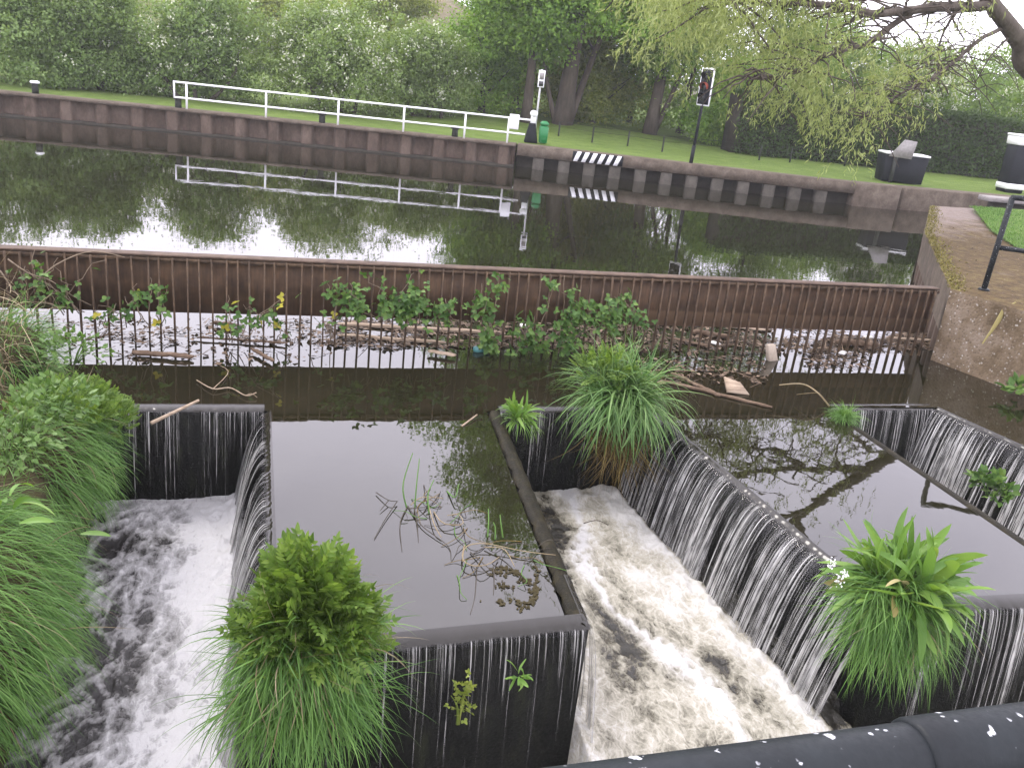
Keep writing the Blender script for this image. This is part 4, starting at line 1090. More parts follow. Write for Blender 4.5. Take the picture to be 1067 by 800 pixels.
# creamy blossom bushes hanging over the hedge
for i, (x, w_, h, z0, b_, lab) in enumerate(((36.0, 5.0, 3.6, 3.2, 900, 'cream blossomed hawthorn hanging over the hedge behind the black lock block'), (46.0, 5.0, 2.6, 3.6, 500, 'cream blossomed hawthorn over the hedge near the tall black lock post'))):
    rg_ = np.random.default_rng(600 + i)
    tree('hawthorn_tree', lab, 'tree', x, 46.2, 1.0, [(c[0], c[1], c[2] + z0 - .6, c[3], c[4], c[5]) for c in bush(14, w_, h, rg_)], 'mid', 260, 40, .2, .5, 610 + i, trunk=[(0, 0, .3, 0, 4, .15, 5, 1.5, .5)], blossom=b_)

# ------------------------------------------------------------------ willow over the right of the basin
wl = thing('willow_tree', 'old willow leaning in from the right with bare limbs and drooping yellow green leaves', 'tree', (31.0, 23.5, 1.3), None)
rw = np.random.default_rng(91)
def wpt(px, py, Y):
    return aty(px, py, Y)
tk = MB()
P_ = [np.array([33.0, 24.0, 1.0]), np.array([31.9, 23.8, 3.2]), wpt(1090, 85, 23.5), wpt(1062, 42, 23.3), wpt(1026, -6, 23.0), wpt(985, -70, 23), wpt(960, -170, 23.5), wpt(950, -290, 24)]
def smooth_path(pts, n=24):
    pts = np.array(pts); k = len(pts); t = np.arange(k); u = np.linspace(0, k - 1, n)
    # Catmull-Rom
    out = []
    for q in u:
        i = min(int(q), k - 2); f = q - i
        p0, p1, p2, p3 = pts[max(i - 1, 0)], pts[i], pts[i + 1], pts[min(i + 2, k - 1)]
        out.append(0.5 * ((2 * p1) + (-p0 + p2) * f + (2 * p0 - 5 * p1 + 4 * p2 - p3) * f * f + (-p0 + 3 * p1 - 3 * p2 + p3) * f ** 3))
    return np.array(out)
TP = smooth_path(P_, 40)
tk.tube(TP, np.interp(np.linspace(0, 1, 40), [0, .15, .45, .6, 1], [.50, .34, .25, .18, .03]), 12)
tk.build('trunk', M['bark'], wl, smooth=True)
limb_px = [  # pixel route, depth, radius at the root
    ([(1032, 5), (1008, 8), (975, 8), (935, 13), (905, 14), (880, 8), (845, 5), (800, 4), (760, 2)], [23, 22.8, 22.5, 22, 21.5, 21.3, 21, 21, 21], .22),
    ([(950, 13), (930, 26), (905, 45), (885, 51), (860, 58), (845, 68), (825, 77), (800, 82), (775, 80)], [22.4, 22, 21.6, 21.2, 20.8, 20.5, 20.3, 20.2, 20.2], .13),
    ([(1044, 30), (1020, 42), (1000, 60), (985, 72), (965, 85), (935, 100), (915, 115), (895, 125)], [23.2, 22.6, 22.2, 21.8, 21.4, 21.0, 20.8, 20.6], .095),
    ([(1000, 9), (985, 30), (978, 55), (985, 80)], [22.8, 22.4, 22.2, 22], .07),
    ([(1050, 40), (1030, 62), (1010, 100)], [23.2, 22.6, 22.4], .05),
    ([(965, -110), (900, -150), (830, -190), (770, -200), (700, -210)], [23.3, 22.5, 22, 21.5, 21], .22),
    ([(980, -80), (1040, -160), (1100, -260), (1150, -330)], [23, 23, 23, 23], .2),
    ([(955, -230), (900, -300), (850, -340), (790, -380)], [23.8, 23, 22.5, 22], .15),
    ([(958, -180), (1000, -280), (1020, -380), (1060, -450)], [23.6, 23.5, 23.5, 24], .15),
    ([(985, -65), (930, -80), (860, -75), (800, -70), (730, -60), (690, -40)], [23, 22.3, 21.8, 21.4, 21.2, 21], .16),
]
ltips = []
for px, dp, r in limb_px:
    pts = [wpt(p[0], p[1], d) for p, d in zip(px, dp)]
    SP = smooth_path(pts, 5 * len(pts))
    SP[1:] += rw.normal(size=SP[1:].shape) * .008
    r *= .68; lm = MB(); lm.tube(SP, r * np.linspace(1, .25, len(SP)), 8)
    for i in range(3, len(SP)):
        for rep in range(2 if px[0][1] > -60 else 2):
            if rw.random() < .8:
                an = rw.random() * 6.28; L_ = (.5 + 1.5 * rw.random())
                e = SP[i] + np.array([math.cos(an) * L_ - .3, math.sin(an) * L_ * .8, L_ * (rw.random() - .75)])
                mdp = (SP[i] + e) / 2 + np.array([0, 0, .25])
                s_ = np.linspace(0, 1, 6)[:, None]
                Q = (1 - s_) ** 2 * SP[i] + 2 * s_ * (1 - s_) * mdp + s_ ** 2 * e + rw.normal(size=(6, 3)) * .03
                lm.tube(Q, r * .22 * np.linspace(1, .3, 6) + .006, 5)
                ltips.append((Q[3], i / len(SP), px[0][1])); ltips.append((Q[5], i / len(SP), px[0][1]))
    lm.build('limb', M['bark'], wl, smooth=True)
# drooping leaf sprays: strings hanging from points in the crown
def sprays(centres, n_str, rad, ln, rng, per=16):
    R = []; D = []
    for c in centres:
        k = rng.normal(size=(n_str, 3)) * rad
        R.append(c + k); 
    R = np.concatenate(R); N = len(R)
    d = rdir(N, rng) * .8 + np.array([-.1, 0, -.45]); d /= np.linalg.norm(d, axis=1)[:, None]
    t = np.linspace(0, 1, per)[None, :, None]
    Ln = (ln * (.4 + .9 * rng.random(N)))[:, None, None]
    loc = R[:, None] + d[:, None] * t * Ln + np.array([0, 0, -1.0]) * (t ** 2) * Ln * .45
    loc = loc.reshape(-1, 3) + rng.normal(size=(N * per, 3)) * .03
    al = np.repeat(d, per, 0) * .6 + rdir(N * per, rng) * .8 + np.array([0, 0, -.6])
    return loc, al
hang_px = []
for (x0, y0, x1, y1, n_, d0, d1) in [(680, -40, 760, 20, 22, 19.5, 23), (696, 20, 735, 40, 5, 20, 22.5), (745, -30, 830, 50, 26, 19.5, 23), (755, 50, 815, 85, 7, 20, 22), (820, 0, 900, 60, 8, 19.5, 22.5), (825, 70, 872, 100, 9, 19.5, 21.5), (832, 100, 858, 122, 3, 19.8, 21), (872, 92, 940, 122, 6, 19.8, 21.5), (874, 126, 890, 140, 2, 20, 20.6), (905, 60, 985, 110, 6, 20, 22.5), (720, -120, 900, -30, 16, 19.5, 24), (960, -60, 1060, 40, 4, 21, 24)]:
    for i in range(n_):
        hang_px.append(wpt(x0 + (x1 - x0) * rw.random(), y0 - 6 + (y1 - y0) * rw.random(), d0 + (d1 - d0) * rw.random()))
up = [p for p, f, y0 in ltips if y0 < -60 and rw.random() < .3]
loc1, al1 = sprays(hang_px, 13, .40, .6, rw)
loc2, al2 = sprays(up, 2, .4, .7, rw)
loc = np.concatenate([loc1, loc2]); al = np.concatenate([al1, al2])
mb = MB(); scatter(mb, NARROW_V, LEAF_F, loc, al, rdir(len(loc), rw) + np.array([0, -.4, .7]), .14 * (.6 + .8 * rw.random(len(loc))))
mb.build('foliage', M['willow'], wl)

# ================================================================== NEAR PLANTS
def tuft(name, label, cat, ctr, root_r, n, ln, wd, droop, mat, seed, out=1.0, jit=.25, up_=1.0, group=None, bias=(0, 0, 0), parent=None, wob=.05, part='blades', ground=None, segs=7):
    rng = np.random.default_rng(seed)
    ctr = np.array(ctr, float)
    o = parent or thing(name, label, cat, ctr, group)
    d2 = rdir(n, rng); d2[:, 2] = np.abs(d2[:, 2])
    rt = ctr + d2 * np.array(root_r) * (rng.random(n) ** .4)[:, None]
    if ground is not None:
        rt[:, 2] = ctr[2] + rng.random(n) * ground
    d = d2 * np.array([out, out, .3]) + rng.normal(size=(n, 3)) * jit + np.array([0, 0, up_]) + np.array(bias)
    mb = MB(); blades(mb, rt, d, ln * (.55 + .6 * rng.random(n)), wd * (.6 + .7 * rng.random(n)), droop * (.6 + .8 * rng.random(n)), segs, rng=rng, wob=wob)
    mb.build(part, M[mat], o, smooth=False)
    return o
def dock(name, label, cat, ctr, n, ln, wd, seed, droop=.9, up_=.9, mat='dock', parent=None, part='leaves', old=0, bias=(0, 0, 0), rr=.08):
    rng = np.random.default_rng(seed); ctr = np.array(ctr, float)
    o = parent or thing(name, label, cat, ctr)
    def go(n, m_, pn, du, dr):
        a_ = rng.random(n) * 6.28; e = rng.random(n) ** .8
        d = np.stack([np.cos(a_) * e, np.sin(a_) * e, du * (1.15 - e * .7)], 1) + np.array(bias)
        rt = ctr + np.stack([np.cos(a_) * rr, np.sin(a_) * rr, rng.random(n) * .06], 1)
        mb = MB(); blades(mb, rt, d, ln * (.6 + .55 * rng.random(n)), wd * (.65 + .6 * rng.random(n)), dr * (.5 + .9 * rng.random(n)), 9, 'dock', .16, side=np.cross(d, [0, 0, 1.0]) + rng.normal(size=(n, 3)) * .35, rng=rng, wob=.10)
        mb.build(pn, M[m_], o, smooth=True)
    go(n, mat, part, up_, droop)
    if old:
        go(old, 'dock_old', 'old_leaves', .1, droop * 1.6)
    return o
def leafy(name, label, cat, ctr, rad, n, size, tmpl, mat, seed, group=None, parent=None, part='leaves', stems=12, smat='blade', top=.3, out=.7):
    """a leafy herb: stems fanning from the base and leaves spread through a dome"""
    rng = np.random.default_rng(seed); ctr = np.array(ctr, float); rad = np.array(rad, float)
    o = parent or thing(name, label, cat, ctr, group)
    if stems:
        sm = MB()
        for i in range(stems):
            d = rdir(1, rng)[0]; d[2] = abs(d[2]) * .8 + .2
            e = ctr + d * rad * .85; b = ctr + np.array([d[0] * rad[0] * .15, d[1] * rad[1] * .15, -rad[2] * .25])
            mdp = (b + e) / 2 + np.array([-d[0] * .05, -d[1] * .05, .05])
            s_ = np.linspace(0, 1, 6)[:, None]
            sm.tube((1 - s_) ** 2 * b + 2 * s_ * (1 - s_) * mdp + s_ ** 2 * e, np.linspace(.008, .003, 6), 5)
        sm.build('stems', M[smat], o, smooth=True)
    d = rdir(n, rng); d[:, 2] = np.abs(d[:, 2]) - .1
    r = .45 + .6 * rng.random(n) ** .6
    loc = ctr + d * rad * r[:, None]
    al = d * out + rng.normal(size=(n, 3)) * .35 + np.array([0, 0, top])
    nr = np.array([0, 0, 1.0]) + rng.normal(size=(n, 3)) * .35 + d * .35
    mb = MB(); scatter(mb, tmpl[0], tmpl[1], loc, al, nr, size * (.6 + .7 * rng.random(n)))
    mb.build(part, M[mat], o, smooth=True)
    return o
TUS = 'grass tussocks on the weir corners'
# --- plant on the near left corner of the first box
p1 = np.array([.30, 5.72, .05])
g1 = tuft('grass_tussock', 'long bladed grass tussock under the bright ferny herb on the near box corner', 'grass', (p1[0], p1[1], .10), (.36, .22, .22), 1150, .66, .014, 2.4, 'blade', 701, .62, jit=.36, up_=.10, bias=(0, -.35, 0), wob=.10)
tuft('', '', '', (p1[0], p1[1] - .05, -.38), (.42, .2, .3), 1000, .72, .014, 2.3, 'blade', 702, .7, jit=.36, up_=.0, wob=.1, parent=g1, bias=(0, -.3, 0))
tuft('', '', '', (p1[0], p1[1], .0), (.38, .24, .35), 110, .75, .012, 2.0, 'straw', 704, .8, jit=.4, up_=.1, parent=g1, bias=(0, -.3, 0), wob=.15, part='dead_blades')
MB().box((p1[0], p1[1] + .02, -.12), (.5, .4, .7), 0, .12).build('root_mat', M['brown_root'], g1)
fh = leafy('ferny_herb', 'bright green ferny leaved herb in a dome on the near box corner', 'plant', (p1[0] + .04, p1[1], .44), (.28, .25, .40), 260, .23, PINNATE, 'lush', 703, stems=16, smat='lush', top=.45, out=.8)
for k_, (ox, oy, oz, rx, rz_, n_, sz_) in enumerate(((.24, -.03, .27, .26, .27, 150, .20), (-.16, -.02, .22, .25, .26, 130, .19), (.08, -.16, .18, .30, .26, 130, .20), (.36, -.02, .10, .20, .16, 60, .18))):
    leafy('', '', '', (p1[0] + ox, p1[1] + oy, oz), (rx, rx * .8, rz_), n_, sz_, PINNATE, 'lush', 770 + k_, stems=0, parent=fh, top=.25, out=1.0)
# --- plant on the near left corner of the second box
p2 = np.array([5.62, 5.70, .0])
g2 = tuft('grass_tussock', 'grass tussock hanging below the broad leaved dock on the second box corner', 'grass', (p2[0] - .08, p2[1], .18), (.34, .22, .24), 1250, .68, .012, 2.6, 'blade', 711, .65, jit=.36, up_=.15, bias=(0, -.4, 0), wob=.10)
tuft('', '', '', (p2[0] - .05, p2[1] - .05, -.12), (.34, .16, .2), 700, .66, .012, 2.6, 'blade', 712, .6, jit=.36, up_=.0, wob=.1, parent=g2, bias=(0, -.3, -.1))
tuft('', '', '', (p2[0], p2[1] - .05, .0), (.32, .2, .25), 80, .62, .011, 2.4, 'straw', 714, .7, jit=.4, up_=.1, parent=g2, bias=(0, -.4, 0), wob=.15, part='dead_blades')
MB().box((p2[0], p2[1] + .05, -.1), (.4, .35, .5), 0, .12).build('root_mat', M['brown_root'], g2)
dk = dock('dock_plant', 'broad leaved bright green dock with small white flower heads on the second box corner', 'plant', (p2[0] + .02, p2[1], .26), 130, .68, .095, 713, 1.1, .75, old=5, rr=.14)
rf = np.random.default_rng(5)
for c_ in ((868, 586), (880, 598), (874, 604)):
    fl_ = MB(); q = aty(c_[0], c_[1], 5.28); k = rf.normal(size=(26, 3)) * .022
    scatter(fl_, LEAF_V, LEAF_F, q + k, rdir(26, rf), rdir(26, rf) + [0, -1, .6], .020)
    fl_.build('flower_head', M['white'], dk)
    MB().tube([q, q + np.array([.05, .18, -.22]), p2 + np.array([0, 0, .25])], [.004, .005, .006], 5).build('flower_stem', M['lush'], dk)
# --- reed clump behind channel two
p3 = np.array([4.62, 10.35, .0])
g3 = tuft('reed_clump', 'tall arching blue green reed grass clump with brown roots on the crest between the boxes', 'reed grass', (p3[0], p3[1], .10), (.30, .22, .14), 560, 1.18, .030, 1.9, 'reed', 721, .30, jit=.34, up_=1.4, bias=(0, -.12, 0), wob=.11, segs=9)
tuft('', '', '', (p3[0] - .0, p3[1] - .14, .22), (.28, .12, .2), 420, .95, .030, 2.9, 'reed', 722, .45, jit=.42, up_=.45, wob=.1, parent=g3, bias=(0, -.35, 0), segs=9, part='drooping_blades')
rb = np.random.default_rng(9); n = 360
rt = p3 + np.stack([rb.normal(size=n) * .16 + .02, -.12 - .15 * rb.random(n), .05 - .25 * rb.random(n)], 1)
mb = MB(); blades(mb, rt, np.stack([rb.normal(size=n) * .25, -.25 + .2 * rb.normal(size=n), -1 + 0 * rt[:, 0]], 1), .40 + .65 * rb.random(n), .012, .3, 7, rng=rb, wob=.22)
mb.build('root_beard', M['brown_root'], g3)
leafy('nettle_plant', 'small leafy herb growing in the top left of the reed clump', 'plant', (p3[0] - .30, p3[1] - .05, .66), (.38, .25, .30), 90, .17, PINNATE, 'lush', 723, stems=10, smat='lush')
# --- little plants on the crests
dock('dock_seedling', 'small yellow green dock on the point of the first box crest', 'plant', at(541, 437, .05), 34, .36, .05, 731, 1.0, .8, rr=.05)
q = at(541, 441, .0)
tuft('', '', '', q, (.1, .1, .05), 90, .35, .02, 2.6, 'dock', 732, 1, .3, parent=bpy.data.objects['dock_seedling'], part='low_leaves', bias=(.25, -.5, 0))
tuft('grass_tuft', 'small bright green grass tuft with dry stalk base on the second box crest', 'grass', at(880, 436, .02), (.14, .10, .06), 420, .34, .008, 2.4, 'blade', 733, 1, .5)
dock('weed', 'small green weed clinging to the wet front face of the first box', 'plant', (2.02, 5.62, -.28), 18, .14, .028, 734, 1.3, .6, bias=(0, -.5, 0), rr=.03)
leafy('creeping_weed', 'pale yellow green creeping weed on the wet front face beside the tussock', 'plant', (1.55, 5.60, -.55), (.11, .04, .45), 48, .055, BRAMBLE, 'young', 735, stems=5, smat='young')
leafy('creeping_weed', 'green weed behind the falling water of the third channel on the right', 'plant', aty(1032, 512, 8.6), (.10, .35, .30), 80, .13, BRAMBLE, 'bramble', 736, stems=6, smat='bramble')
leafy('nettle_plant', 'small green nettle at the foot of the concrete abutment', 'plant', at(1062, 408, .14), (.22, .2, .16), 26, .2, OVATE, 'bramble', 737, stems=5)
# yellowed blade lying over the abutment edge
yb = thing('dry_leaf', 'single yellow dry blade hanging over the abutment edge', 'leaf', aty(1056, 316, 12.4))
tq = [aty(1056, 314, 12.35), aty(1044, 321, 12.2), aty(1038, 333, 12.1), aty(1030, 345, 12.05), aty(1021, 357, 12.0)]
ww = [.02, .06, .085, .05, .01]; V = []
for q, w_ in zip(tq, ww):
    V += [q + np.array([-w_ * .6, -.05, w_ * .3]), q + np.array([0, -.075, 0]), q + np.array([w_ * .6, -.05, -w_ * .3])]
MB().add(V, grid_faces(5, 3)).build('blade', M['dock_old'], yb, smooth=True)
# --- left bank -----------------------------------------------------------
def bank_tuft(name, label, c, r, n, ln, wd, seed, mat='blade', bias=(.9, -.3, .1), droop=1.9, core=True, wob=.035, jit=.28):
    """a big cushion of grass: blades start all over a rounded mound and comb outwards and down"""
    rng = np.random.default_rng(seed); c = np.array(c, float); r = np.array(r, float)
    o = thing(name, label, 'grass', c)
    d2 = rdir(n, rng); d2 = d2[(d2[:, 0] > -.55) & (d2[:, 2] > -.75)]; k = len(d2)
    rt = c + d2 * r * (.86 + .1 * rng.random(k))[:, None]
    d = d2 * .8 + np.array(bias) + rng.normal(size=(k, 3)) * jit
    mb = MB(); blades(mb, rt, d, ln * (.55 + .65 * rng.random(k)), wd * (.6 + .7 * rng.random(k)), droop * (.6 + .7 * rng.random(k)), 7, rng=rng, wob=wob)
    mb.build('blades', M[mat], o)
    kd = rng.integers(0, k, k // 30)
    mb = MB(); blades(mb, rt[kd], d[kd] + rng.normal(size=(len(kd), 3)) * .4, ln * (.6 + .6 * rng.random(len(kd))), wd, droop * rng.random(len(kd)) * 1.3, 7, rng=rng, wob=.12)
    mb.build('dead_blades', M['straw'], o)
    if core:
        th = np.linspace(0, 2 * math.pi, 24); ph = np.linspace(-1.2, 1.5, 12)
        V = np.array([[c[0] + r[0] * .88 * math.cos(p) * math.cos(t_), c[1] + r[1] * .88 * math.cos(p) * math.sin(t_), c[2] + r[2] * .88 * math.sin(p)] for t_ in th for p in ph])
        MB().add(V, grid_faces(24, 12)).build('thatch', M['earth'], o, smooth=True)
    return o
bank_tuft('grass_mound', 'big cushion of long combed green grass overhanging the near left channel', (-2.35, 6.75, -.15), (.72, 1.15, .85), 5200, .60, .0085, 801)
bank_tuft('grass_mound', 'second grass cushion further up the left bank beside the first waterfall', (-2.30, 9.35, -.05), (.62, .95, .62), 3600, .52, .0095, 802)
bank_tuft('grass_mound', 'low grass clump on the left bank behind the nettles', (-2.95, 10.9, .55), (.55, .7, .45), 1500, .45, .010, 803, bias=(.4, -.3, .5))
leafy('ferny_herb', 'ferny herb spreading over the top of the farther grass cushion', 'plant', (-2.05, 9.75, .38), (.5, .55, .22), 560, .12, PINNATE, 'lush', 811, stems=14, smat='lush')
leafy('ferny_herb', 'ferny herb hanging beside the waterfall at the end of the bank', 'plant', (-1.72, 10.05, .05), (.28, .5, .22), 330, .12, PINNATE, 'lush', 812, stems=8, smat='lush')
NET = 'nettles on the left bank'
nets = [(aty(58, 424, 8.7), 170, .085, 'pale broad leaved nettle in front of the farther grass cushion'), (aty(8, 470, 7.6), 150, .085, 'nettle clump half way up the left picture edge above the near cushion'),
        (aty(75, 372, 10.6), 150, .085, 'nettle clump behind the farther grass cushion by the trash screen'), (aty(22, 440, 8.2), 130, .08, 'nettle clump at the top of the near grass cushion')]
for i, (c_, n_, s_, lab) in enumerate(nets):
    leafy('nettle_plant', lab, 'plant', c_, (.42, .42, .32), n_, s_, OVATE, 'nettle', 820 + i, group=NET, stems=8, smat='nettle', top=-.05, out=.8)
dock('dock_plant', 'single upright dock with long yellow green leaves at the top of the near grass cushion', 'plant', aty(8, 528, 6.5), 5, .30, .05, 831, 1.1, .6)
dl = thing('dock_leaf', 'lone pale dock leaf sticking out of the near grass cushion over the foam', 'leaf', aty(92, 552, 6.8))
mb = MB(); q = aty(84, 556, 6.9); blades(mb, [q], [[1, -.1, .25]], [.24], [.045], [.7], 9, 'dock', .14, side=np.array([[0, 1, .5]])); mb.build('blade', M['nettle'], dl, smooth=True)
dl2 = thing('dock_leaf', 'bright dock leaf lying on the near grass cushion', 'leaf', aty(35, 535, 6.3))
mb = MB(); q = aty(20, 545, 6.2); blades(mb, [q], [[1, -.1, .45]], [.24], [.05], [.8], 9, 'dock', .14, side=np.array([[0, 1, .5]])); mb.build('blade', M['dock'], dl2, smooth=True)
# dry straw
rs_ = np.random.default_rng(41); n = 1500
c_ = np.array([-3.4, 9.9, 1.0]); rt = c_ + rs_.normal(size=(n, 3)) * np.array([.35, .9, .28])
st = thing('dry_grass', 'tangle of dry straw coloured grass at the left picture edge on the bank', 'dry grass', c_)
mb = MB(); blades(mb, rt, rs_.normal(size=(n, 3)) + [.5, -.3, .1], .3 + .4 * rs_.random(n), .008, 1.5, 7, rng=rs_, wob=.12); mb.build('blades', M['straw'], st)
rs_ = np.random.default_rng(42); n = 700
c_ = np.array([-3.15, 7.9, .8]); rt = c_ + rs_.normal(size=(n, 3)) * np.array([.35, .6, .2])
st = thing('dry_grass', 'brown dry stalks showing between the nettles on the bank', 'dry grass', c_)
mb = MB(); blades(mb, rt, rs_.normal(size=(n, 3)) + [.5, -.3, .1], .3 + .3 * rs_.random(n), .008, 1.5, 7, rng=rs_, wob=.12); mb.build('blades', M['brown_root'], st)
# rough growth further back on the bank (ground cover)
rs_ = np.random.default_rng(43); n = 9000
ii = rs_.integers(0, lb.shape[0] - 1, n); jj = rs_.integers(3, lb.shape[1] - 4, n)
rt = lb[ii, jj] + rs_.normal(size=(n, 3)) * [.12, .12, .02]
mb = MB(); blades(mb, rt, rs_.normal(size=(n, 3)) * .5 + [.3, -.1, .8], .25 + .35 * rs_.random(n), .012, 1.5, 5, rng=rs_, wob=.05)
struct(mb.build('bank_grass', M['blade']), 'stuff')

# moss along the edge of the abutment path, short grass on the lawn edge (ground cover)
rs_ = np.random.default_rng(44); n = 2600
tt_ = rs_.random(n) ** 1.2; e0 = np.array(ISL[0]); e1 = np.array(ISL[1]); e2 = np.array(ISL[2])
pt_ = np.where((tt_ < .45)[:, None], e0 + (e1 - e0) * (tt_ / .45)[:, None], e1 + (e2 - e1) * ((tt_ - .45) / .55)[:, None])
off = np.abs(rs_.normal(size=n)) * .16; pt_ = pt_ + np.stack([off * .8, -off * .6], 1)
rt = np.c_[pt_, 1.355 - .13 * np.clip((tt_ - .3) / .7, 0, 1) + 0 * off]
mb = MB(); blades(mb, rt, rs_.normal(size=(n, 3)) * .8 + [0, 0, .7], .03 + .05 * rs_.random(n), .03, 1.2, 3, rng=rs_)
M['moss'] = mat_leaf('moss', [(0.07, 0.06, 0.018), (0.14, 0.125, 0.035), (0.22, 0.20, 0.075)], 0.1, 0.8, 0.4, 3)
struct(mb.build('moss', M['moss']), 'stuff')
n = 9000; g_ = np.array([GL[0], GL[1], GL[2], GL[3]]); u_ = rs_.random(n) * 3; k_ = np.minimum(u_.astype(int), 2); f_ = (u_ - k_)[:, None]
pt_ = g_[k_] * (1 - f_) + g_[k_ + 1] * f_ + np.stack([np.abs(rs_.normal(size=n)) * 1.3 - .04, rs_.normal(size=n) * .1], 1)
mb = MB(); blades(mb, np.c_[pt_, np.full(n, 1.37)], rs_.normal(size=(n, 3)) * .5 + [0, 0, 1], .04 + .05 * rs_.random(n), .012, 1.0, 3, rng=rs_)
struct(mb.build('lawn_grass', M['blade']), 'stuff')
n = 900; pt_ = np.stack([12.5 + 7 * rs_.random(n), 12.2 + 9 * rs_.random(n)], 1)
mb = MB(); al = rdir(n, rs_); al[:, 2] *= .2; scatter(mb, LEAF_V, LEAF_F, np.c_[pt_, np.full(n, 1.372)][(pt_[:, 1] - 13.15) < (pt_[:, 0] - 12.3) * 1.3], al[(pt_[:, 1] - 13.15) < (pt_[:, 0] - 12.3) * 1.3], np.array([[0, 0, 1.0]]), .05)
struct(mb.build('fallen_leaves', M['litter']), 'stuff')

# brambles -------------------------------------------------------------------
BRA = 'brambles growing through the trash screen'
def bramble(label, px0, px1, y0, y1, n, seed, size=.115, yel=0, canes=11, dep=(13.0, 13.22)):
    rng = np.random.default_rng(seed)
    a0 = aty((px0 + px1) / 2, y1, 13.15)
    o = thing('bramble', label, 'bramble', a0, BRA)
    cm = MB(); P = []
    for i in range(canes):
        xa = px0 + (px1 - px0) * rng.random(); xb = np.clip(xa + rng.normal() * 28, px0 - 6, px1 + 6)
        s = aty(xa, y1 + 3, dep[0] + .1); e = aty(xb, y0 + (y1 - y0) * rng.random() * .8, rng.uniform(*dep))
        t = np.linspace(0, 1, 9)[:, None]; Q = s + (e - s) * t + np.array([0, -.12, .10]) * np.sin(t * 3.14) + rng.normal(size=(9, 3)) * .02
        cm.tube(Q, np.linspace(.008, .003, 9), 5); P.append(Q[2:])
    cm.build('canes', M['cane'], o, smooth=True)
    P = np.concatenate(P); pk = P[rng.integers(0, len(P), n)] + rng.normal(size=(n, 3)) * [.09, .035, .08] + [0, -.04, 0]
    al = rng.normal(size=(n, 3)) * .6 + [0, -.3, -.25]; nr = rng.normal(size=(n, 3)) * .35 + [0, -.75, .75]
    mb = MB(); scatter(mb, BRAMBLE[0], BRAMBLE[1], pk, al, nr, size * (.55 + .7 * rng.random(n))); mb.build('leaves', M['bramble'], o, smooth=True)
    if yel:
        pk = P[rng.integers(0, len(P), yel)] + rng.normal(size=(yel, 3)) * [.07, .03, .07] + [0, -.07, 0]
        mb = MB(); scatter(mb, BRAMBLE[0], BRAMBLE[1], pk, rng.normal(size=(yel, 3)) * .6, rng.normal(size=(yel, 3)) * .3 + [0, -.8, .7], size * 1.1); mb.build('yellow_leaves', M['bramble_y'], o, smooth=True)
    return o
bramble('sparse bramble with bare canes at the left end of the screen', 18, 105, 258, 325, 60, 901, .105, canes=12)
bramble('bramble sprig low on the screen above the floating dark log', 105, 175, 285, 335, 48, 902, .11, yel=3)
bramble('bramble with a few bright yellow leaves low on the screen', 235, 345, 300, 352, 52, 903, .11, yel=7)
bramble('thick bramble climbing to the top of the screen, left of the pale floating plank end', 342, 425, 272, 330, 150, 904, .125)
bramble('bramble covering the lower plate above the pale floating plank', 425, 515, 285, 335, 140, 905, .12)
bramble('largest bramble spilling over the water left of the reed clump', 512, 590, 285, 372, 210, 906, .13)
bramble('bramble behind the reed clump under the rusty plate', 590, 690, 300, 345, 150, 907, .125)
# bare stems arching at the left end
bs = thing('bare_cane', 'bare arching bramble cane crossing the left end of the plate', 'bramble cane', aty(60, 290, 12.9))
mb = MB()
for pts in ([(8, 270), (30, 285), (52, 292), (75, 308), (95, 318)], [(40, 292), (60, 275), (95, 262), (130, 268)], [(0, 282), (22, 310), (48, 316), (70, 320)]):
    mb.tube(smooth_path([aty(p[0], p[1], 12.9 + .05 * i) for i, p in enumerate(pts)], 14), np.linspace(.012, .005, 14), 6)
mb.build('cane', M['cane'], bs, smooth=True)

# ================================================================== FLOATING DEBRIS
def plank(name, label, cat, pa, pb, th, mat, seed, dz=.0, flat=.5, group='driftwood caught at the trash screen', ends=True):
    """a rough piece of driftwood lying between two points of the water"""
    rng = np.random.default_rng(seed); pa = np.array(pa, float); pb = np.array(pb, float); n = 14
    t = np.linspace(0, 1, n)[:, None]; P = pa + (pb - pa) * t + rng.normal(size=(n, 3)) * th * np.array([.25, .25, .12])
    if name == 'plank':
        P = pa + (pb - pa) * t + rng.normal(size=(n, 3)) * th * np.array([.05, .10, .04])
    P[:, 2] += dz
    r = th * ((.8 + .35 * rng.random(n)) if name != 'plank' else (.9 + .1 * rng.random(n))); 
    if ends:
        r[0] *= .6; r[-1] *= .5
    ns = 4 if name == 'plank' else 8; fl4 = .30 if name == 'plank' else flat
    mb = MB(); mb.tube(P, r * (1.15 if ns == 4 else 1), ns)
    V = mb.v[0]; zc = np.repeat(P[:, 2], ns); V[:, 2] = zc + (V[:, 2] - zc) * fl4
    o = mb.build(name, M[mat], None, smooth=False); return tag(o, label, cat, group)
wp = lambda px, py, z=.03: at(px, py, z)
plank('plank', 'long pale plank floating behind the bars under the thick bramble', 'driftwood', wp(352, 337), wp(526, 347), .11, 'wood_pale', 1)
plank('plank', 'second pale plank floating in front of the long one, shorter', 'driftwood', wp(352, 349), wp(465, 357), .085, 'wood_pale', 2)
plank('log', 'dark rounded log floating half under water near the left end of the screen', 'driftwood', wp(136, 368), wp(203, 373), .042, 'wood_brown', 3, .02, .9)
plank('branch', 'thin forked dark branch floating right of the dark log', 'driftwood', wp(262, 365), wp(285, 378), .03, 'wood_brown', 4, .03, .9)
plank('branch', 'brown stick floating among the leaves at the left of the screen', 'driftwood', wp(222, 338), wp(244, 340), .04, 'wood_brown', 5, .03, .9)
plank('branch', 'long thin brown branch floating along the middle of the screen', 'driftwood', wp(205, 352), wp(300, 358), .02, 'wood_brown', 6, .01, .9)
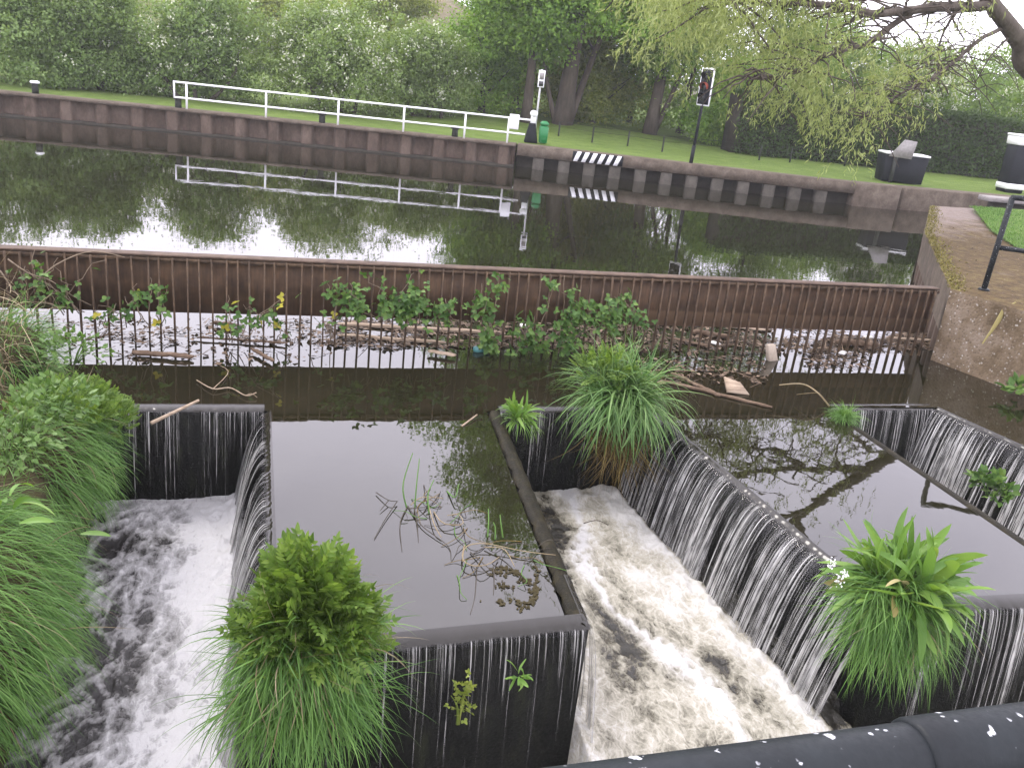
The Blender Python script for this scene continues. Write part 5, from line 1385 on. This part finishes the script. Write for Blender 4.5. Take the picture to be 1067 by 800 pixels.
plank('log', 'stubby brown log behind the bars right of the reed clump', 'driftwood', wp(722, 346), wp(760, 352), .07, 'wood_brown', 7, .02, .8)
plank('plank', 'pale brown plank near the right end of the screen', 'driftwood', wp(930, 352), wp(972, 355), .085, 'wood_pale', 8)
plank('log', 'thick brown log behind the bars in the right half', 'driftwood', wp(872, 357), wp(915, 361), .085, 'wood_brown', 9, .02, .8)
plank('plank', 'greyish brown broken plank in the litter right of the middle', 'driftwood', wp(700, 352), wp(742, 361), .07, 'wood_brown', 10)
plank('plank', 'pale tan wood slab floating in front of the bars below the bramble', 'driftwood', wp(446, 367), wp(474, 372), .075, 'wood_pale', 11, .03, .6)
plank('plank', 'brown plank end beside the turquoise bottle', 'driftwood', wp(520, 350), wp(585, 357), .07, 'wood_brown', 12)
plank('plank', 'pale broken board between the bars left of the upright wet card', 'driftwood', wp(760, 340), wp(800, 344), .07, 'wood_pale', 13)
# litter
bt = tag(MB().tube([wp(494, 364, .03), wp(497, 364, .04), wp(505, 363.5, .05), wp(508, 363.4, .055), wp(511, 363.2, .055)], [.05, .06, .06, .025, .022], 12).build('bottle', M['plastic_blue'], smooth=True), 'turquoise plastic bottle floating under the bramble', 'bottle')
cd = aty(806, 372, 12.95)
mb = MB(); mb.box((0, 0, 0), (.22, .10, .34), .3, .012, taper=(.85, .8)); V = mb.v[0]; V += np.array([cd[0] - .05, cd[1], .12]); V[:, 0] += -.35 * (V[:, 2] - .1)
tag(mb.build('carton', M['card']), 'pale wet carton leaning upright against the bars at the right', 'carton')
for i, (px, py, lab) in enumerate(((905, 352, 'white plastic scrap near the right end of the floating litter'), (878, 368, 'white plastic tub floating in front of the right hand bars'), (545, 340, 'white plastic scrap in the litter behind the biggest bramble'), (745, 358, 'small white scrap in the litter right of the reeds'))):
    q = wp(px, py, .03)
    tag(MB().box((q[0], q[1], .045), (.20, .13, .035), i * .7, .01, taper=(.8, .7)).build('plastic_scrap', M['plastic_white']), lab, 'litter', 'plastic litter at the screen')
# triangular board in front of the screen
q = wp(764, 400, .06); V = np.array([wp(755, 392, .16), wp(758, 408, .05), wp(781, 411, .02), wp(772, 399, .10)]); n_ = np.array([.01, .04, -.035])
tag(MB().add(np.concatenate([V, V + n_]), np.array([[3, 2, 1, 0], [4, 5, 6, 7], [0, 1, 5, 4], [1, 2, 6, 5], [2, 3, 7, 6], [3, 0, 4, 7]])).build('board', M['wood_pale']), 'pale triangular board jutting out of the dark water right of the reeds', 'board')
plank('branch', 'sunken weedy branch by the triangular board', 'driftwood', wp(690, 396), wp(805, 424), .028, 'wood_brown', 21, -.005, .9, None)
plank('branch', 'second sunken branch just left of the triangular board', 'driftwood', wp(700, 388), wp(750, 412), .03, 'wood_brown', 22, -.005, .9, None)
# leaf litter mat (stuff)
rl = np.random.default_rng(61); L_ = []
for (x0, x1, y0, y1, n_) in ((35, 345, 333, 360, 700), (340, 600, 331, 362, 2600), (590, 860, 335, 366, 3000), (850, 975, 344, 362, 2000), (120, 345, 355, 380, 110), (840, 905, 362, 380, 260), (640, 800, 370, 398, 420)):
    px = x0 + (x1 - x0) * rl.random(n_); py = y0 + (y1 - y0) * rl.random(n_)
    nn_ = fbm(P3(px * .03, py * .12), 3); keep = nn_ > -.12 if n_ > 500 else nn_ > -.5
    L_ += [at(a_, b_ + (a_ - 500) * .006, .012 + .02 * rl.random()) for a_, b_ in zip(px[keep], py[keep])]
L_ = np.array(L_); n = len(L_)
al = rdir(n, rl); al[:, 2] *= .25; mb = MB()
scatter(mb, LEAF_V, LEAF_F, L_, al, rdir(n, rl) * .35 + [0, 0, 1], .10 * (.4 + 1.1 * rl.random(n) ** 2))
al2 = rdir(n // 3, rl); al2[:, 2] *= .1
blades(mb, L_[rl.integers(0, n, n // 3)], al2, .15 + .35 * rl.random(n // 3), .012, .1, 3, rng=rl)
struct(mb.build('leaf_litter', M['litter']), 'stuff')
# sticks and stalks on the crest
def stick(name, label, pts, r0, r1, mat, cat='stick', extra=()):
    mb = MB(); mb.tube(smooth_path(pts, 18), np.linspace(r0, r1, 18), 7)
    for e in extra:
        mb.tube(smooth_path(e, 8), np.linspace(r1 * .9, r1 * .4, 8), 5)
    return tag(mb.build(name, M[mat], smooth=True), label, cat)
stick('stick', 'pale bare stick lying across the first waterfall crest', [at(157, 441, -.02), at(180, 430, .06), at(207, 417, .12)], .024, .016, 'wood_pale')
stick('twig', 'thin pale branching twig lying on the dark water above the first crest', [at(205, 396, .03), at(222, 405, .04), at(240, 404, .03), at(256, 412, .04), at(267, 409, .06)], .008, .007, 'wood_pale', extra=([at(256, 412, .04), at(262, 410, .05), at(268, 414, .02)], [at(222, 405, .04), at(238, 388, .02), at(228, 380, .02)]))
stick('stick', 'short pale stick afloat just before the second crest', [at(481, 444, .0), at(489, 438, .03), at(497, 432, .04)], .012, .010, 'wood_pale')
stick('twig', 'curved dry stalk arching from the small grass tuft', [at(864, 423, .03), at(852, 409, .22), at(836, 400, .28), at(812, 401, .25)], .013, .008, 'straw', extra=([at(852, 409, .22), at(838, 410, .15), at(830, 411, .10)],))
stick('twig', 'dark twig poking from the water by the channel edge', [at(608, 545, .0), at(622, 542, .05), at(634, 547, .03)], .006, .004, 'bark_dark')
# weed stalks standing in the first box
ws = thing('weed_stalks', 'tangle of thin green and brown weed stalks standing in the first box water', 'weed', at(460, 560, 0))
rk = np.random.default_rng(71)
def stalks(lst, name, mat, r):
    for pts in lst:
        MB().tube(smooth_path([at(p[0], p[1], p[2]) for p in pts], 12), np.linspace(r, r * .55, 12), 5).build(name, M[mat], ws, smooth=True)
stalks([[(424, 530, 0), (420, 505, .22), (430, 472, .42)], [(432, 530, 0), (434, 505, .2), (437, 478, .35)], [(447, 535, 0), (446, 515, .12), (452, 500, .2)],
        [(508, 560, 0), (509, 545, .12), (509, 530, .2)], [(516, 562, 0), (516, 550, .1), (514, 544, .15)], [(524, 560, 0), (522, 545, .14), (521, 536, .2)],
        [(466, 512, 0), (474, 518, .06), (478, 504, .15)]], 'green_stalk', 'blade', .009)
stalks([[(428, 526, .02), (440, 518, .06), (462, 519, .05)], [(482, 585, .02), (485, 570, .07), (505, 566, .06), (545, 574, .05), (579, 578, .05)], [(452, 533, .01), (462, 545, .05), (482, 546, .05), (478, 536, .04), (466, 537, .03)],
        [(484, 568, .02), (482, 582, .05), (492, 589, .05), (508, 588, .04), (520, 580, .03)], [(505, 570, .02), (525, 572, .06), (536, 590, .02)], [(445, 520, .02), (452, 545, .05), (460, 560, .02)]], 'dry_stalk', 'straw', .0065)
stalks([[(425, 527, .01), (438, 546, .02), (453, 558, .02), (468, 570, .01), (470, 584, .0)], [(392, 513, .02), (405, 521, .04), (414, 522, .03)], [(414, 522, .03), (402, 540, .02), (390, 561, .01)], [(425, 527, .01), (417, 545, .02), (419, 575, .0)],
        [(490, 575, .01), (505, 588, .03), (518, 600, .02)], [(432, 530, .02), (435, 550, .01), (436, 565, .0)], [(497, 590, .02), (495, 620, .0), (490, 640, .0)], [(405, 521, .04), (396, 532, .02)], [(514, 590, 0), (515, 605, .01), (514, 620, 0)]], 'dark_stalk', 'bark_dark', .006)
tg = []
for i in range(30):
    cx_, cy_ = ((440, 528), (480, 552), (505, 578), (540, 572))[i % 4]; px, py = cx_ + rk.normal() * 14, cy_ + rk.normal() * 13; an = rk.random() * 6.28; p_ = []
    for q in range(4):
        p_.append((px, py, .005 + .06 * rk.random() * (q in (1, 2)))); an += rk.normal() * .8; px += math.cos(an) * 13; py += math.sin(an) * 9
    tg.append(p_)
stalks(tg[:12], 'dark_stalk', 'bark_dark', .0045); stalks(tg[12:22], 'dry_stalk', 'brown_root', .0045); stalks(tg[22:], 'green_stalk', 'blade', .005)
# floating dark scum on the first box
rl = np.random.default_rng(62); n = 900
px = 500 + 60 * rl.random(n); py = 590 + 45 * rl.random(n); kk = fbm(P3(px * .06, py * .09), 3) > .12; px, py = px[kk], py[kk]; n = len(px)
sc_ = np.array([at(a_, b_, .006) for a_, b_ in zip(px, py)])
al = rdir(n, rl); al[:, 2] = 0
mb = MB(); scatter(mb, LEAF_V, LEAF_F, sc_, al, rdir(n, rl) * .08 + [0, 0, 1], .045 * (.5 + rl.random(n)))
struct(mb.build('floating_scum', M['earth']), 'stuff')
